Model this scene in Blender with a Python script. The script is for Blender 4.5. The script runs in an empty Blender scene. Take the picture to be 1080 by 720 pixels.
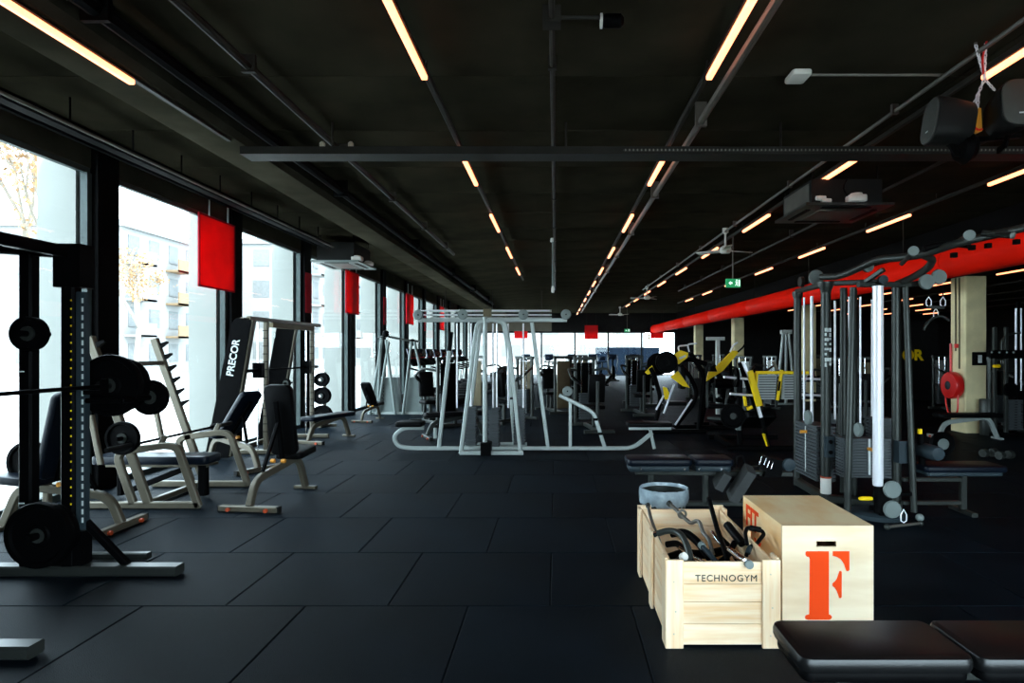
import bpy, math, random
from mathutils import Vector, Matrix, noise as mnoise

random.seed(7)
R = math.radians
SC = bpy.context.scene
COL = SC.collection

# ------------------------------------------------------------------ camera
F_PX, EYE, CX, CY = 650.0, 1.6, 587.0, 370.0      # focal length and vanishing point of a 1080x720 frame
cam_d = bpy.data.cameras.new('camera')
cam_d.sensor_width = 36.0
cam_d.lens = F_PX / 1080.0 * 36.0
cam_d.shift_x = -(CX - 540.0) / 1080.0
cam_d.shift_y = (CY - 360.0) / 1080.0
cam_d.clip_end = 400
cam_d.clip_start = 0.05
cam = bpy.data.objects.new('camera', cam_d)
cam.location = (0, 0, EYE)
cam.rotation_euler = (R(90), 0, 0)
COL.objects.link(cam)
SC.camera = cam

# ------------------------------------------------------------------ world, sun, portals, exposure
SKY_STRENGTH = 12.0
world = bpy.data.worlds.new('overcast_sky')
SC.world = world
world.use_nodes = True
_bg = world.node_tree.nodes['Background']
_bg.inputs['Color'].default_value = (0.71, 0.86, 1.0, 1)
_bg.inputs['Strength'].default_value = SKY_STRENGTH

sun_d = bpy.data.lights.new('sun', 'SUN')
sun_d.energy = 6.0
sun_d.angle = R(3)
sun_d.color = (1.0, 0.95, 0.86)
sun = bpy.data.objects.new('sun', sun_d)
sun.rotation_euler = (R(38), 0, R(28))
sun.location = (6, -12, 20)
COL.objects.link(sun)

def portal(name, loc, rot, sx, sy):
    d = bpy.data.lights.new(name, 'AREA')
    d.shape = 'RECTANGLE'; d.size = sx; d.size_y = sy
    d.cycles.is_portal = True
    o = bpy.data.objects.new(name, d)
    o.location = loc; o.rotation_euler = rot
    COL.objects.link(o)

ROOM_X0, ROOM_X1, ROOM_Y0, ROOM_Y1, CEIL = -5.35, 27.0, -1.3, 40.0, 4.05
portal('sky_portal_side', (-5.40, 22.2, 1.85), (0, R(-90), 0), 3.7, 35.6)
portal('sky_portal_end', (1.2, 40.15, 1.42), (R(-90), 0, 0), 13.0, 2.84)
portal('sky_portal_behind', (3.0, -1.4, 1.4), (R(90), 0, 0), 8.0, 2.8)

SC.view_settings.view_transform = 'Standard'
SC.view_settings.look = 'None'
SC.view_settings.gamma = 1.0
SC.view_settings.use_curve_mapping = False
SC.view_settings.exposure = 0.3

# ------------------------------------------------------------------ materials
MATS = {}
def mat(name, col, rough=0.5, metal=0.0, var=0.12, scale=6.0, bump=0.0, bscale=60.0, spec=0.5, col2=None,
        rand=0.0, emit=None, estr=0.0, stretch=None, coat=0.0):
    m = bpy.data.materials.new(name)
    m.use_nodes = True
    nt = m.node_tree; N = nt.nodes; L = nt.links
    b = N['Principled BSDF']
    b.inputs['Roughness'].default_value = rough
    b.inputs['Metallic'].default_value = metal
    b.inputs['Specular IOR Level'].default_value = spec
    b.inputs['Coat Weight'].default_value = coat
    tc = N.new('ShaderNodeTexCoord')
    mp = N.new('ShaderNodeMapping')
    L.new(tc.outputs['Object'], mp.inputs['Vector'])
    if stretch: mp.inputs['Scale'].default_value = stretch
    nz = N.new('ShaderNodeTexNoise')
    nz.inputs['Scale'].default_value = scale
    nz.inputs['Detail'].default_value = 5
    L.new(mp.outputs['Vector'], nz.inputs['Vector'])
    rp = N.new('ShaderNodeValToRGB')
    c2 = col2 if col2 else tuple(min(1, c * (1 + var)) for c in col)
    c1 = tuple(c * (1 - var) for c in col) if not col2 else col
    rp.color_ramp.elements[0].color = (*c1, 1); rp.color_ramp.elements[0].position = 0.32
    rp.color_ramp.elements[1].color = (*c2, 1); rp.color_ramp.elements[1].position = 0.68
    L.new(nz.outputs['Fac'], rp.inputs['Fac'])
    out = rp.outputs['Color']
    if rand:
        oi = N.new('ShaderNodeObjectInfo')
        mr = N.new('ShaderNodeMapRange')
        mr.inputs['To Min'].default_value = 1 - rand; mr.inputs['To Max'].default_value = 1 + rand
        L.new(oi.outputs['Random'], mr.inputs['Value'])
        hs = N.new('ShaderNodeHueSaturation')
        L.new(out, hs.inputs['Color']); L.new(mr.outputs['Result'], hs.inputs['Value'])
        out = hs.outputs['Color']
    L.new(out, b.inputs['Base Color'])
    if bump:
        n2 = N.new('ShaderNodeTexNoise'); n2.inputs['Scale'].default_value = bscale; n2.inputs['Detail'].default_value = 3
        L.new(mp.outputs['Vector'], n2.inputs['Vector'])
        bp = N.new('ShaderNodeBump'); bp.inputs['Strength'].default_value = bump; bp.inputs['Distance'].default_value = 0.01
        L.new(n2.outputs['Fac'], bp.inputs['Height']); L.new(bp.outputs['Normal'], b.inputs['Normal'])
    if emit:
        b.inputs['Emission Color'].default_value = (*emit, 1); b.inputs['Emission Strength'].default_value = estr
    MATS[name] = m
    return m

mat('rubber_tile', (0.0030, 0.0056, 0.0088), 0.58, var=0.4, scale=1.6, bump=0.4, bscale=180, spec=0.06, rand=0.3)
MATS['rubber_tile'].node_tree.nodes['Principled BSDF'].inputs['Specular Tint'].default_value = (0.62, 0.86, 1.0, 1)  # blue of the sky put into the rubber colour and specular tint
mat('rubber_joint', (0.004, 0.004, 0.004), 0.9, spec=0.1)
mat('ceiling_concrete', (0.029, 0.026, 0.017), 0.95, var=0.35, scale=1.1, spec=0.0, rand=0.12)
mat('ceiling_gap', (0.010, 0.010, 0.009), 0.9, spec=0.1)
mat('black_paint', (0.0025, 0.0025, 0.0027), 0.8, spec=0.05)
mat('dark_wall', (0.010, 0.0095, 0.009), 0.85, var=0.25, spec=0.15)
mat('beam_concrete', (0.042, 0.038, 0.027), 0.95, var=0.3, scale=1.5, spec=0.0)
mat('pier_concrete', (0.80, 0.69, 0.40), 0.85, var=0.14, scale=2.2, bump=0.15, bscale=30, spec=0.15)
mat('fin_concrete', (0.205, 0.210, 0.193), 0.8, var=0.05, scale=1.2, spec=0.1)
mat('alu_frame', (0.035, 0.048, 0.046), 0.5, metal=0.1, spec=0.2)
mat('dark_metal', (0.010, 0.010, 0.0095), 0.5, metal=0.0, spec=0.1)
mat('conduit_steel', (0.11, 0.10, 0.085), 0.45, metal=0.4)
mat('conduit_dark', (0.026, 0.024, 0.020), 0.5, metal=0.0, spec=0.1)
mat('silver_frame', (0.36, 0.40, 0.38), 0.38, metal=0.25, var=0.05, spec=0.3)
mat('champagne_steel', (0.115, 0.100, 0.072), 0.38, metal=0.3, var=0.07, spec=0.3)
mat('grey_steel', (0.036, 0.040, 0.036), 0.34, metal=0.4, var=0.08, spec=0.25)
mat('slate_plastic', (0.024, 0.036, 0.043), 0.42, var=0.07, spec=0.15)
mat('pulley_grey', (0.17, 0.20, 0.19), 0.45, var=0.05, spec=0.2)
mat('stack_iron', (0.055, 0.062, 0.065), 0.45, metal=0.1, spec=0.2)
mat('vinyl_black', (0.0030, 0.0030, 0.0032), 0.42, bump=0.15, bscale=220, spec=0.05)
mat('vinyl_gloss', (0.0040, 0.0040, 0.0042), 0.34, bump=0.08, bscale=220, spec=0.42)
mat('vinyl_skylit', (0.0025, 0.0050, 0.0100), 0.36, bump=0.15, bscale=220, spec=0.14)  # near-black vinyl with the blue of skylight put into its colour
mat('plate_rubber', (0.0018, 0.0018, 0.0020), 0.5, spec=0.03)
mat('chrome', (0.82, 0.82, 0.84), 0.16, metal=1.0, var=0.03)
mat('white_rod', (0.86, 0.85, 0.88), 0.3, metal=0.2, var=0.02)
mat('black_steel', (0.0020, 0.0020, 0.0022), 0.45, metal=0.0, spec=0.025)
mat('yellow_paint', (0.98, 0.66, 0.010), 0.4, var=0.04, spec=0.1)
mat('ribbed_grey', (0.34, 0.37, 0.35), 0.5, var=0.06)
mat('foot_rubber', (0.045, 0.048, 0.047), 0.6, var=0.08, spec=0.2)
mat('orange_cap', (0.45, 0.055, 0.012), 0.5)
mat('red_dark', (0.34, 0.005, 0.015), 0.7, var=0.10, scale=3, spec=0.1)
mat('red_duct', (0.95, 0.012, 0.003), 0.6, var=0.05, scale=2.0, spec=0.03)
mat('red_paint', (0.75, 0.012, 0.010), 0.35, var=0.05)
mat('pine', (0.88, 0.58, 0.32), 0.6, scale=2.6, stretch=(1, 14, 14), col2=(0.97, 0.79, 0.57), spec=0.1, rand=0.05)
mat('pine_upright', (0.88, 0.58, 0.32), 0.6, scale=2.6, stretch=(14, 14, 1), col2=(0.97, 0.79, 0.57), spec=0.1, rand=0.05)
mat('pine_side', (0.88, 0.58, 0.32), 0.6, scale=2.2, stretch=(14, 1, 14), col2=(0.95, 0.74, 0.50), spec=0.15, rand=0.05)
mat('plywood', (0.88, 0.52, 0.22), 0.55, scale=2.0, stretch=(2.5, 1.2, 5), col2=(0.97, 0.76, 0.46), spec=0.1)  # warm lamplight on the box top put into this stronger orange
mat('plywood_pale', (0.74, 0.545, 0.34), 0.55, scale=1.6, stretch=(1.2, 5, 6), col2=(0.86, 0.70, 0.50), spec=0.1)
mat('print_orange', (0.90, 0.060, 0.003), 0.6, var=0.03, spec=0.15)
mat('print_black', (0.02, 0.018, 0.015), 0.7)
mat('print_white', (0.62, 0.66, 0.64), 0.6)
mat('bin_liner', (0.30, 0.37, 0.41), 0.25, var=0.25, scale=16, bump=0.7, bscale=22)
mat('white_plastic', (0.72, 0.70, 0.64), 0.45, var=0.04)
mat('fan_brass', (0.55, 0.50, 0.38), 0.4, metal=0.4)
mat('tan_shroud', (0.13, 0.105, 0.06), 0.55, var=0.12, spec=0.2)
mat('pale_shroud', (0.44, 0.47, 0.43), 0.5, var=0.05)
mat('screen_glass', (0.02, 0.03, 0.05), 0.12, spec=0.8)
mat('hoarding_blue', (0.0012, 0.0060, 0.0145), 0.7, var=0.2, spec=0.1)
mat('facade_white', (0.205, 0.207, 0.204), 0.9, var=0.05, spec=0.1)
mat('facade_ochre', (0.185, 0.130, 0.080), 0.9, var=0.10, spec=0.1)
mat('facade_window', (0.125, 0.130, 0.130), 0.5, spec=0.1)
mat('street', (0.40, 0.40, 0.38), 0.9, var=0.1, spec=0.1)
mat('bark', (0.17, 0.145, 0.115), 0.9)
mat('autumn_leaf', (0.25, 0.14, 0.06), 0.8, var=0.3, scale=3)
mat('green_leaf', (0.10, 0.14, 0.06), 0.8, var=0.3, scale=3)
mat('lamp_tube', (1, 0.8, 0.6), 0.5, emit=(1.0, 0.285, 0.125), estr=3.0)
mat('exit_green', (0.01, 0.20, 0.07), 0.5, emit=(0.01, 0.30, 0.10), estr=0.6)
mat('exit_white', (0.8, 0.9, 0.85), 0.5, emit=(0.8, 1.0, 0.9), estr=0.8)
mat('amber_plastic', (0.75, 0.30, 0.03), 0.35)
mat('floor_grime', (0.02, 0.02, 0.02), 0.8)

def cloth_mat(name, c):
    m = mat(name, c, 0.8, var=0.08, scale=3)
    nt = m.node_tree; b = nt.nodes['Principled BSDF']; o = nt.nodes['Material Output']
    tr = nt.nodes.new('ShaderNodeBsdfTranslucent'); mx = nt.nodes.new('ShaderNodeMixShader'); mx.inputs['Fac'].default_value = 0.35
    src = b.inputs['Base Color'].links[0].from_socket
    nt.links.new(src, tr.inputs['Color'])
    nt.links.new(b.outputs[0], mx.inputs[1]); nt.links.new(tr.outputs[0], mx.inputs[2]); nt.links.new(mx.outputs[0], o.inputs['Surface'])
cloth_mat('red_cloth', (0.80, 0.005, 0.008))
def glass_mat():
    m = bpy.data.materials.new('window_glass'); m.use_nodes = True
    nt = m.node_tree; nt.nodes.clear()
    o = nt.nodes.new('ShaderNodeOutputMaterial'); mx = nt.nodes.new('ShaderNodeMixShader')
    t = nt.nodes.new('ShaderNodeBsdfTransparent'); g = nt.nodes.new('ShaderNodeBsdfGlossy')
    lw = nt.nodes.new('ShaderNodeLayerWeight'); lw.inputs['Blend'].default_value = 0.5
    pw = nt.nodes.new('ShaderNodeMath'); pw.operation = 'POWER'; pw.inputs[1].default_value = 5.0
    fr = nt.nodes.new('ShaderNodeMath'); fr.operation = 'MULTIPLY_ADD'; fr.inputs[1].default_value = 0.22; fr.inputs[2].default_value = 0.02
    nt.links.new(lw.outputs['Facing'], pw.inputs[0]); nt.links.new(pw.outputs[0], fr.inputs[0])
    nz = nt.nodes.new('ShaderNodeTexNoise'); nz.inputs['Scale'].default_value = 0.6
    rp = nt.nodes.new('ShaderNodeValToRGB')
    rp.color_ramp.elements[0].color = (0.93, 0.97, 0.96, 1); rp.color_ramp.elements[1].color = (0.97, 0.99, 0.98, 1)
    nt.links.new(nz.outputs['Fac'], rp.inputs['Fac']); nt.links.new(rp.outputs['Color'], t.inputs['Color'])
    g.inputs['Roughness'].default_value = 0.02
    nt.links.new(fr.outputs[0], mx.inputs['Fac']); nt.links.new(t.outputs[0], mx.inputs[1]); nt.links.new(g.outputs[0], mx.inputs[2])
    nt.links.new(mx.outputs[0], o.inputs['Surface'])
    MATS['window_glass'] = m
glass_mat()

def tray_mat():
    m = mat('perforated_tray', (0.022, 0.021, 0.018), 0.5, metal=0.3)
    nt = m.node_tree; b = nt.nodes['Principled BSDF']
    tc = nt.nodes.new('ShaderNodeTexCoord'); w = nt.nodes.new('ShaderNodeTexWave')
    w.wave_type = 'BANDS'; w.bands_direction = 'X'; w.inputs['Scale'].default_value = 7.5
    rp = nt.nodes.new('ShaderNodeValToRGB'); rp.color_ramp.interpolation = 'CONSTANT'
    rp.color_ramp.elements[0].color = (0.020, 0.019, 0.016, 1); rp.color_ramp.elements[1].color = (0.20, 0.19, 0.16, 1)  # paler bands paint the light showing in the holes
    rp.color_ramp.elements[1].position = 0.72
    nt.links.new(tc.outputs['Object'], w.inputs['Vector']); nt.links.new(w.outputs['Fac'], rp.inputs['Fac'])
    nt.links.new(rp.outputs['Color'], b.inputs['Base Color'])
    m.name = 'tray_perforation'
    MATS['tray_perforation'] = m
tray_mat()
mat('tray_steel', (0.022, 0.021, 0.018), 0.5, metal=0.0, spec=0.1)

# ------------------------------------------------------------------ mesh helpers
def at(px, py, Y):
    """a point at depth Y, surveyed from its place in the 1080x720 frame"""
    return Vector(((px - CX) * Y / F_PX, Y, EYE - (py - CY) * Y / F_PX))

def fillet(pts, r, n=4):
    pts = [Vector(p) for p in pts]
    out = [pts[0]]
    for i in range(1, len(pts) - 1):
        a, b, c = pts[i - 1], pts[i], pts[i + 1]
        d1, d2 = (a - b), (c - b)
        k = min(r, d1.length * .48, d2.length * .48)
        p, q = b + d1.normalized() * k, b + d2.normalized() * k
        for j in range(n + 1):
            t = j / n
            out.append(p * (1 - t) ** 2 + b * 2 * t * (1 - t) + q * t * t)
    out.append(pts[-1])
    return out

class MB:
    def __init__(s):
        s.v = []; s.f = []; s.xf = None
    def add(s, vs, fs):
        o = len(s.v)
        for p in vs:
            p = Vector(p)
            s.v.append(s.xf @ p if s.xf else p)
        for f in fs: s.f.append(tuple(o + i for i in f))
        return s
    def box(s, x0, x1, y0, y1, z0, z1):
        return s.add([(x0, y0, z0), (x1, y0, z0), (x1, y1, z0), (x0, y1, z0), (x0, y0, z1), (x1, y0, z1), (x1, y1, z1), (x0, y1, z1)],
              [(0, 3, 2, 1), (4, 5, 6, 7), (0, 1, 5, 4), (1, 2, 6, 5), (2, 3, 7, 6), (3, 0, 4, 7)])
    def cbox(s, c, sx, sy, sz):
        return s.box(c[0] - sx / 2, c[0] + sx / 2, c[1] - sy / 2, c[1] + sy / 2, c[2] - sz / 2, c[2] + sz / 2)
    def rings(s, rings, cap=True, closed=False):
        n = len(rings[0]); vs = [p for r in rings for p in r]; fs = []
        m = len(rings)
        for i in range(m if closed else m - 1):
            k = (i + 1) % m
            for j in range(n):
                fs.append((i * n + j, i * n + (j + 1) % n, k * n + (j + 1) % n, k * n + j))
        if cap and not closed:
            fs.append(tuple(range(n - 1, -1, -1))); fs.append(tuple((m - 1) * n + j for j in range(n)))
        return s.add(vs, fs)
    def sweep(s, pts, prof, ref=None, closed=False):
        pts = [Vector(p) for p in pts]
        P = [pts[0]]
        for p in pts[1:]:
            if (p - P[-1]).length > 1e-5: P.append(p)
        pts = P; n = len(pts)
        if n < 2: return s
        tans = []
        for i in range(n):
            if closed: t = (pts[(i + 1) % n] - pts[i - 1])
            elif i == 0: t = pts[1] - pts[0]
            elif i == n - 1: t = pts[-1] - pts[-2]
            else: t = (pts[i] - pts[i - 1]).normalized() + (pts[i + 1] - pts[i]).normalized()
            tans.append(t.normalized())
        if ref is None:
            ref = Vector((0, 0, 0))
            for i in range(1, n - 1):
                c = (pts[i] - pts[i - 1]).cross(pts[i + 1] - pts[i])
                if c.length > ref.length: ref = c
            if ref.length < 1e-6:
                ref = Vector((0, 0, 1)) if abs(tans[0].z) < 0.8 else Vector((0, 1, 0))
        ref = Vector(ref).normalized()
        rings = []
        v = ref
        for i in range(n):
            t = tans[i]
            v = v - t * v.dot(t)
            if v.length < 1e-4: v = t.orthogonal()
            v.normalize()
            u = t.cross(v)
            rings.append([pts[i] + u * a + v * b for a, b in prof])
        return s.rings(rings, closed=closed)
    def tube(s, pts, r, n=10, ref=None, closed=False):
        return s.sweep(pts, [(r * math.cos(2 * math.pi * k / n), r * math.sin(2 * math.pi * k / n)) for k in range(n)], ref, closed)
    def bar(s, pts, w, h=None, ref=None):
        h = h or w; c = min(w, h) * .16; a, b = w / 2, h / 2
        return s.sweep(pts, [(a - c, -b), (a, -b + c), (a, b - c), (a - c, b), (-a + c, b), (-a, b - c), (-a, -b + c), (-a + c, -b)], ref)
    def cyl(s, p0, p1, r, n=16):
        return s.tube([p0, p1], r, n)
    def lathe(s, prof, o=(0, 0, 0), axis='Z', n=24):
        """prof: (radius, height) rows; the axis runs through o"""
        o = Vector(o); rings = []
        for r, h in prof:
            ring = []
            for k in range(n):
                a = 2 * math.pi * k / n; c, d = r * math.cos(a), r * math.sin(a)
                ring.append(o + (Vector((c, d, h)) if axis == 'Z' else Vector((d, h, c)) if axis == 'Y' else Vector((h, c, d))))
            rings.append(ring)
        return s.rings(rings)
    def prism(s, poly, d):
        d = Vector(d); a = [Vector(p) for p in poly]; n = len(a)
        return s.add(a + [p + d for p in a], [tuple(range(n - 1, -1, -1)), tuple(range(n, 2 * n))] +
              [(i, (i + 1) % n, n + (i + 1) % n, n + i) for i in range(n)])
    def pad(s, sx, sy, sz, M=None, rc=0.05, re=0.018, nc=4):
        """upholstered slab: rounded corners in plan, soft edges; centred, top and bottom along local z"""
        def ring(ins, z):
            x, y, r = sx / 2 - ins, sy / 2 - ins, max(rc - ins, 0.004); out = []
            for q, (a, b) in enumerate(((1, 1), (-1, 1), (-1, -1), (1, -1))):
                for k in range(nc + 1):
                    t = math.pi / 2 * (q + k / nc)
                    out.append(Vector((a * (x - r) + r * math.cos(t), b * (y - r) + r * math.sin(t), z)))
            return out
        h = sz / 2
        rr = [ring(re, -h), ring(re * .3, -h + re * .3), ring(0, -h + re), ring(0, h - re), ring(re * .3, h - re * .3), ring(re, h)]
        if M: rr = [[M @ p for p in r] for r in rr]
        return s.rings(rr)
    def ball(s, c, r, n=10):
        m = max(4, n // 2)
        return s.lathe([(max(1e-4, r * math.sin(math.pi * k / m)), -r * math.cos(math.pi * k / m)) for k in range(m + 1)], c, 'Z', n)
    def mesh(s, name, shift=None, smooth=True):
        me = bpy.data.meshes.new(name)
        vs = [tuple(v - shift) if shift else tuple(v) for v in s.v]
        me.from_pydata(vs, [], s.f)
        me.update()
        if smooth:
            me.shade_smooth()
            me.set_sharp_from_angle(angle=R(38))
        return me

WORLDLOC = {}
def link(name, data, parent=None, m=None):
    o = bpy.data.objects.new(name, data)
    COL.objects.link(o)
    if parent: o.parent = parent
    if m and data:
        data.materials.clear(); data.materials.append(MATS[m])
    return o
def tag(o, label=None, cat=None, group=None, kind=None):
    if label: o['label'] = label
    if cat: o['category'] = cat
    if group: o['group'] = group
    if kind: o['kind'] = kind
    return o
def thing(name, label, cat, loc=(0, 0, 0), rz=0, group=None, w=False):
    """an Empty at the thing's base; w: its parts are written in room coordinates"""
    o = link(name, None); o.location = loc; o.rotation_euler = (0, 0, R(rz)); o.empty_display_size = 0.1
    WORLDLOC[o] = Vector(loc) if w else None
    return tag(o, label, cat, group)
def part(root, name, mb, m, under=None, label=None, kind=None):
    me = mb.mesh(name, WORLDLOC.get(root))
    o = link(name, me, under or root, m)
    if label: o['label'] = label
    if kind: o['kind'] = kind
    return o
def single(name, mb, m, label, cat, loc, group=None, kind=None):
    """a thing that is one mesh, written in room coordinates, origin at loc"""
    loc = Vector(loc)
    o = link(name, mb.mesh(name, loc), None, m); o.location = loc
    return tag(o, label, cat, group, kind)
def struct(name, mb, m, label=None, parent=None):
    o = link(name, mb.mesh(name, None, True), parent, m)
    if not parent: o['kind'] = 'structure'
    if label: o['label'] = label
    return o
def dup(root, loc, rz=0, label=None, group=None, scale=None):
    def cp(o, par):
        c = o.copy(); COL.objects.link(c); c.parent = par
        for ch in list(o.children): cp(ch, c)
        return c
    r = cp(root, None); r.location = loc; r.rotation_euler = (0, 0, R(rz))
    if scale: r.scale = scale
    if label: r['label'] = label
    if group: r['group'] = group
    return r
def text_mesh(body, size, depth=0.003, bold=0.0, space=1.0):
    cu = bpy.data.curves.new('lettering', 'FONT')
    cu.body = body; cu.size = size; cu.extrude = depth; cu.align_x = 'CENTER'; cu.align_y = 'CENTER'; cu.offset = bold; cu.space_character = space
    ob = bpy.data.objects.new('lettering', cu); COL.objects.link(ob)
    bpy.context.view_layer.update()
    me = bpy.data.meshes.new_from_object(ob.evaluated_get(bpy.context.evaluated_depsgraph_get()))
    bpy.data.objects.remove(ob); bpy.data.curves.remove(cu)
    return me
def lettering(root, body, size, M, m, name='lettering', under=None, bold=0.0, depth=0.002, space=1.0):
    me = text_mesh(body, size, depth, bold, space)
    me.transform(M)
    if WORLDLOC.get(root): me.transform(Matrix.Translation(-WORLDLOC[root]))
    return link(name, me, under or root, m)
ORD = 'first second third fourth fifth sixth seventh eighth ninth tenth eleventh twelfth thirteenth fourteenth fifteenth sixteenth seventeenth'.split()

# ================================================================== THE SETTING
# ---- floor: slab + rubber tiles in running bond
TP = 1.022
fl = struct('floor', MB().box(ROOM_X0 - .05, ROOM_X1, ROOM_Y0, ROOM_Y1, -0.20, -0.014), 'rubber_joint', 'black rubber tiled gym floor')
def tile_mb(w, d):
    m = MB(); g = 0.0035; c = 0.004; h = 0.014
    m.rings([[Vector((g, g, -h)), Vector((w - g, g, -h)), Vector((w - g, d - g, -h)), Vector((g, d - g, -h))],
             [Vector((g, g, -c)), Vector((w - g, g, -c)), Vector((w - g, d - g, -c)), Vector((g, d - g, -c))],
             [Vector((g + c, g + c, 0)), Vector((w - g - c, g + c, 0)), Vector((w - g - c, d - g - c, 0)), Vector((g + c, d - g - c, 0))]])
    return m
tiles = []
ky = math.floor((ROOM_Y0 - 3.87) / TP)
while 3.87 + ky * TP < ROOM_Y1:
    y0 = 3.87 + ky * TP
    off = 0.468 if ky % 2 else -0.04
    kx = math.floor((ROOM_X0 - off) / TP)
    while off + kx * TP < ROOM_X1:
        x0 = max(off + kx * TP, ROOM_X0 + .02); x1 = min(off + (kx + 1) * TP, ROOM_X1)
        ya = max(y0, ROOM_Y0); yb = min(y0 + TP, ROOM_Y1)
        if x1 - x0 > .03 and yb - ya > .03: tiles.append((x0, x1, ya, yb))
        kx += 1
    ky += 1
def tile_rank(t):
    x, y = (t[0] + t[1]) / 2, (t[2] + t[3]) / 2
    if t[3] < 1.9: return 1e6
    y = max(y, 1.5)
    px = CX + x * F_PX / y; hw = 0.5 * F_PX / y
    if px + hw < 0 or px - hw > 1080: return 1e5 + abs(px)
    return y
tiles.sort(key=tile_rank)
FULL = tile_mb(TP, TP).mesh('floor_tile'); FULL.materials.append(MATS['rubber_tile'])
rest = MB()
for i, (x0, x1, ya, yb) in enumerate(tiles):
    if i < 298:
        full = abs(x1 - x0 - TP) < 1e-3 and abs(yb - ya - TP) < 1e-3
        me = FULL if full else tile_mb(x1 - x0, yb - ya).mesh('floor_tile')
        if not full: me.materials.append(MATS['rubber_tile'])
        o = link('floor_tile', me, fl); o.location = (x0, ya, 0)
    else:
        rest.xf = Matrix.Translation((x0, ya, 0)); 
        b = tile_mb(x1 - x0, yb - ya); rest.add(b.v, b.f)
o = link('distant_tiles', rest.mesh('distant_tiles'), fl, 'rubber_tile'); o['kind'] = 'stuff'

# ---- ceiling: slab + cast panels with recessed joints
ce = struct('ceiling', MB().box(ROOM_X0 - .3, ROOM_X1, ROOM_Y0, ROOM_Y1, CEIL + .03, CEIL + .25), 'ceiling_gap', 'dark concrete panel ceiling')
PY = 1.36; pcache = {}
for (xa, xb) in ((-5.33, -3.92), (-3.28, -0.02), (-0.02, 3.6), (3.6, 7.68), (8.32, 13.1), (13.1, 18.0), (18.0, 22.5), (22.5, 27.0)):
    y = ROOM_Y0
    while y < ROOM_Y1 - .1:
        yb = min(y + PY, ROOM_Y1); k = (xa, xb, round(yb - y, 3))
        if k not in pcache:
            g = 0.006
            pcache[k] = MB().box(g, xb - xa - g, g, yb - y - g, 0, .05).mesh('ceiling_panel'); pcache[k].materials.append(MATS['ceiling_concrete'])
        o = link('ceiling_panel', pcache[k], ce); o.location = (xa, y, CEIL)
        y += PY
struct('concrete_beam', MB().prism([(-3.92, ROOM_Y0, CEIL + .1), (-3.92, ROOM_Y0, 3.86), (-3.80, ROOM_Y0, 3.80), (-3.34, ROOM_Y0, 3.80), (-3.28, ROOM_Y0, 3.86), (-3.28, ROOM_Y0, CEIL + .1)], (0, ROOM_Y1 - ROOM_Y0, 0)),
       'beam_concrete', 'concrete downstand beam running parallel to the window wall')
struct('pier_beam', MB().box(7.68, 8.32, ROOM_Y0, ROOM_Y1, 3.06, CEIL + .1), 'black_paint', 'black painted beam carried by the row of concrete piers')

# ---- window wall on the side
PER, Y2, CW = 2.89, 7.37, 0.34
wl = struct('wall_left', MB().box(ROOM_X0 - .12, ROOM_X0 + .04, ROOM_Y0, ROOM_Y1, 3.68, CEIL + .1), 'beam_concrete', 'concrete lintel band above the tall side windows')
link('light_blocking_panel', MB().box(ROOM_X0 - .12, ROOM_X0 + .04, ROOM_Y0, Y2 - PER - .05, -.1, 3.68).mesh('light_blocking_panel'), wl, 'dark_wall')  # unseen, added in place of windows to darken the rack's near faces
for k in range(-1, 12):
    y2 = Y2 + PER * k; y1 = y2 - CW
    if y2 > ROOM_Y0 + .3:
        y1 = max(y1, ROOM_Y0)
        link('pier', MB().box(ROOM_X0 - .10, ROOM_X0 + .12, y1, y2, 0, CEIL).mesh('pier'), wl, 'black_paint')
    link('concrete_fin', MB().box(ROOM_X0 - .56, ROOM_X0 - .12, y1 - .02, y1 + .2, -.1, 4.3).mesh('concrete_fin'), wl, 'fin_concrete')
n = 0
for k in range(-1, 12):
    ya = max(Y2 + PER * k, ROOM_Y0); yb = min(Y2 + PER * (k + 1) - CW, ROOM_Y1)
    if yb - ya < .3: continue
    n += 1
    m = MB()
    X = ROOM_X0
    m.box(X - .03, X + .03, ya, yb, 0, .07).box(X - .03, X + .03, ya, yb, 3.62, 3.68)
    m.box(X - .03, X + .03, ya, ya + .04, .07, 3.62).box(X - .03, X + .05, yb - .07, yb, .07, 3.62)
    f = struct('window_%d' % n, m, 'alu_frame', 'tall side window, %s bay counted from the power rack' % ORD[n - 1])
    p = link('pane', MB().box(X - .006, X + .006, ya + .04, yb - .07, .07, 3.62).mesh('pane'), f, 'window_glass')

# ---- end wall: wide glazing under a dark lintel, blind wall beyond the piers
m = MB().box(ROOM_X0, 7.7, ROOM_Y1, ROOM_Y1 + .2, 2.83, CEIL + .2).box(7.7, ROOM_X1, ROOM_Y1, ROOM_Y1 + .2, -.1, CEIL + .2)
struct('wall_back', m, 'dark_wall', 'dark end wall with glazing')
gw = 2.17; xs = [7.7 - gw * i for i in range(7)][::-1]; xs[0] = ROOM_X0
for i in range(6):
    xa, xb = xs[i], xs[i + 1]; n += 1; Y = ROOM_Y1 + .06
    f = struct('window_%d' % n, MB().box(xa, xa + .05, Y, Y + .06, 0, 2.83).box(xb - .05, xb, Y, Y + .06, 0, 2.83).box(xa, xb, Y, Y + .06, 0, .06).box(xa, xb, Y, Y + .06, 2.77, 2.83),
               'dark_metal', 'end wall window, %s from the side windows' % ORD[i])
    link('pane', MB().box(xa + .05, xb - .05, Y + .02, Y + .032, .06, 2.77).mesh('pane'), f, 'window_glass')

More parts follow.
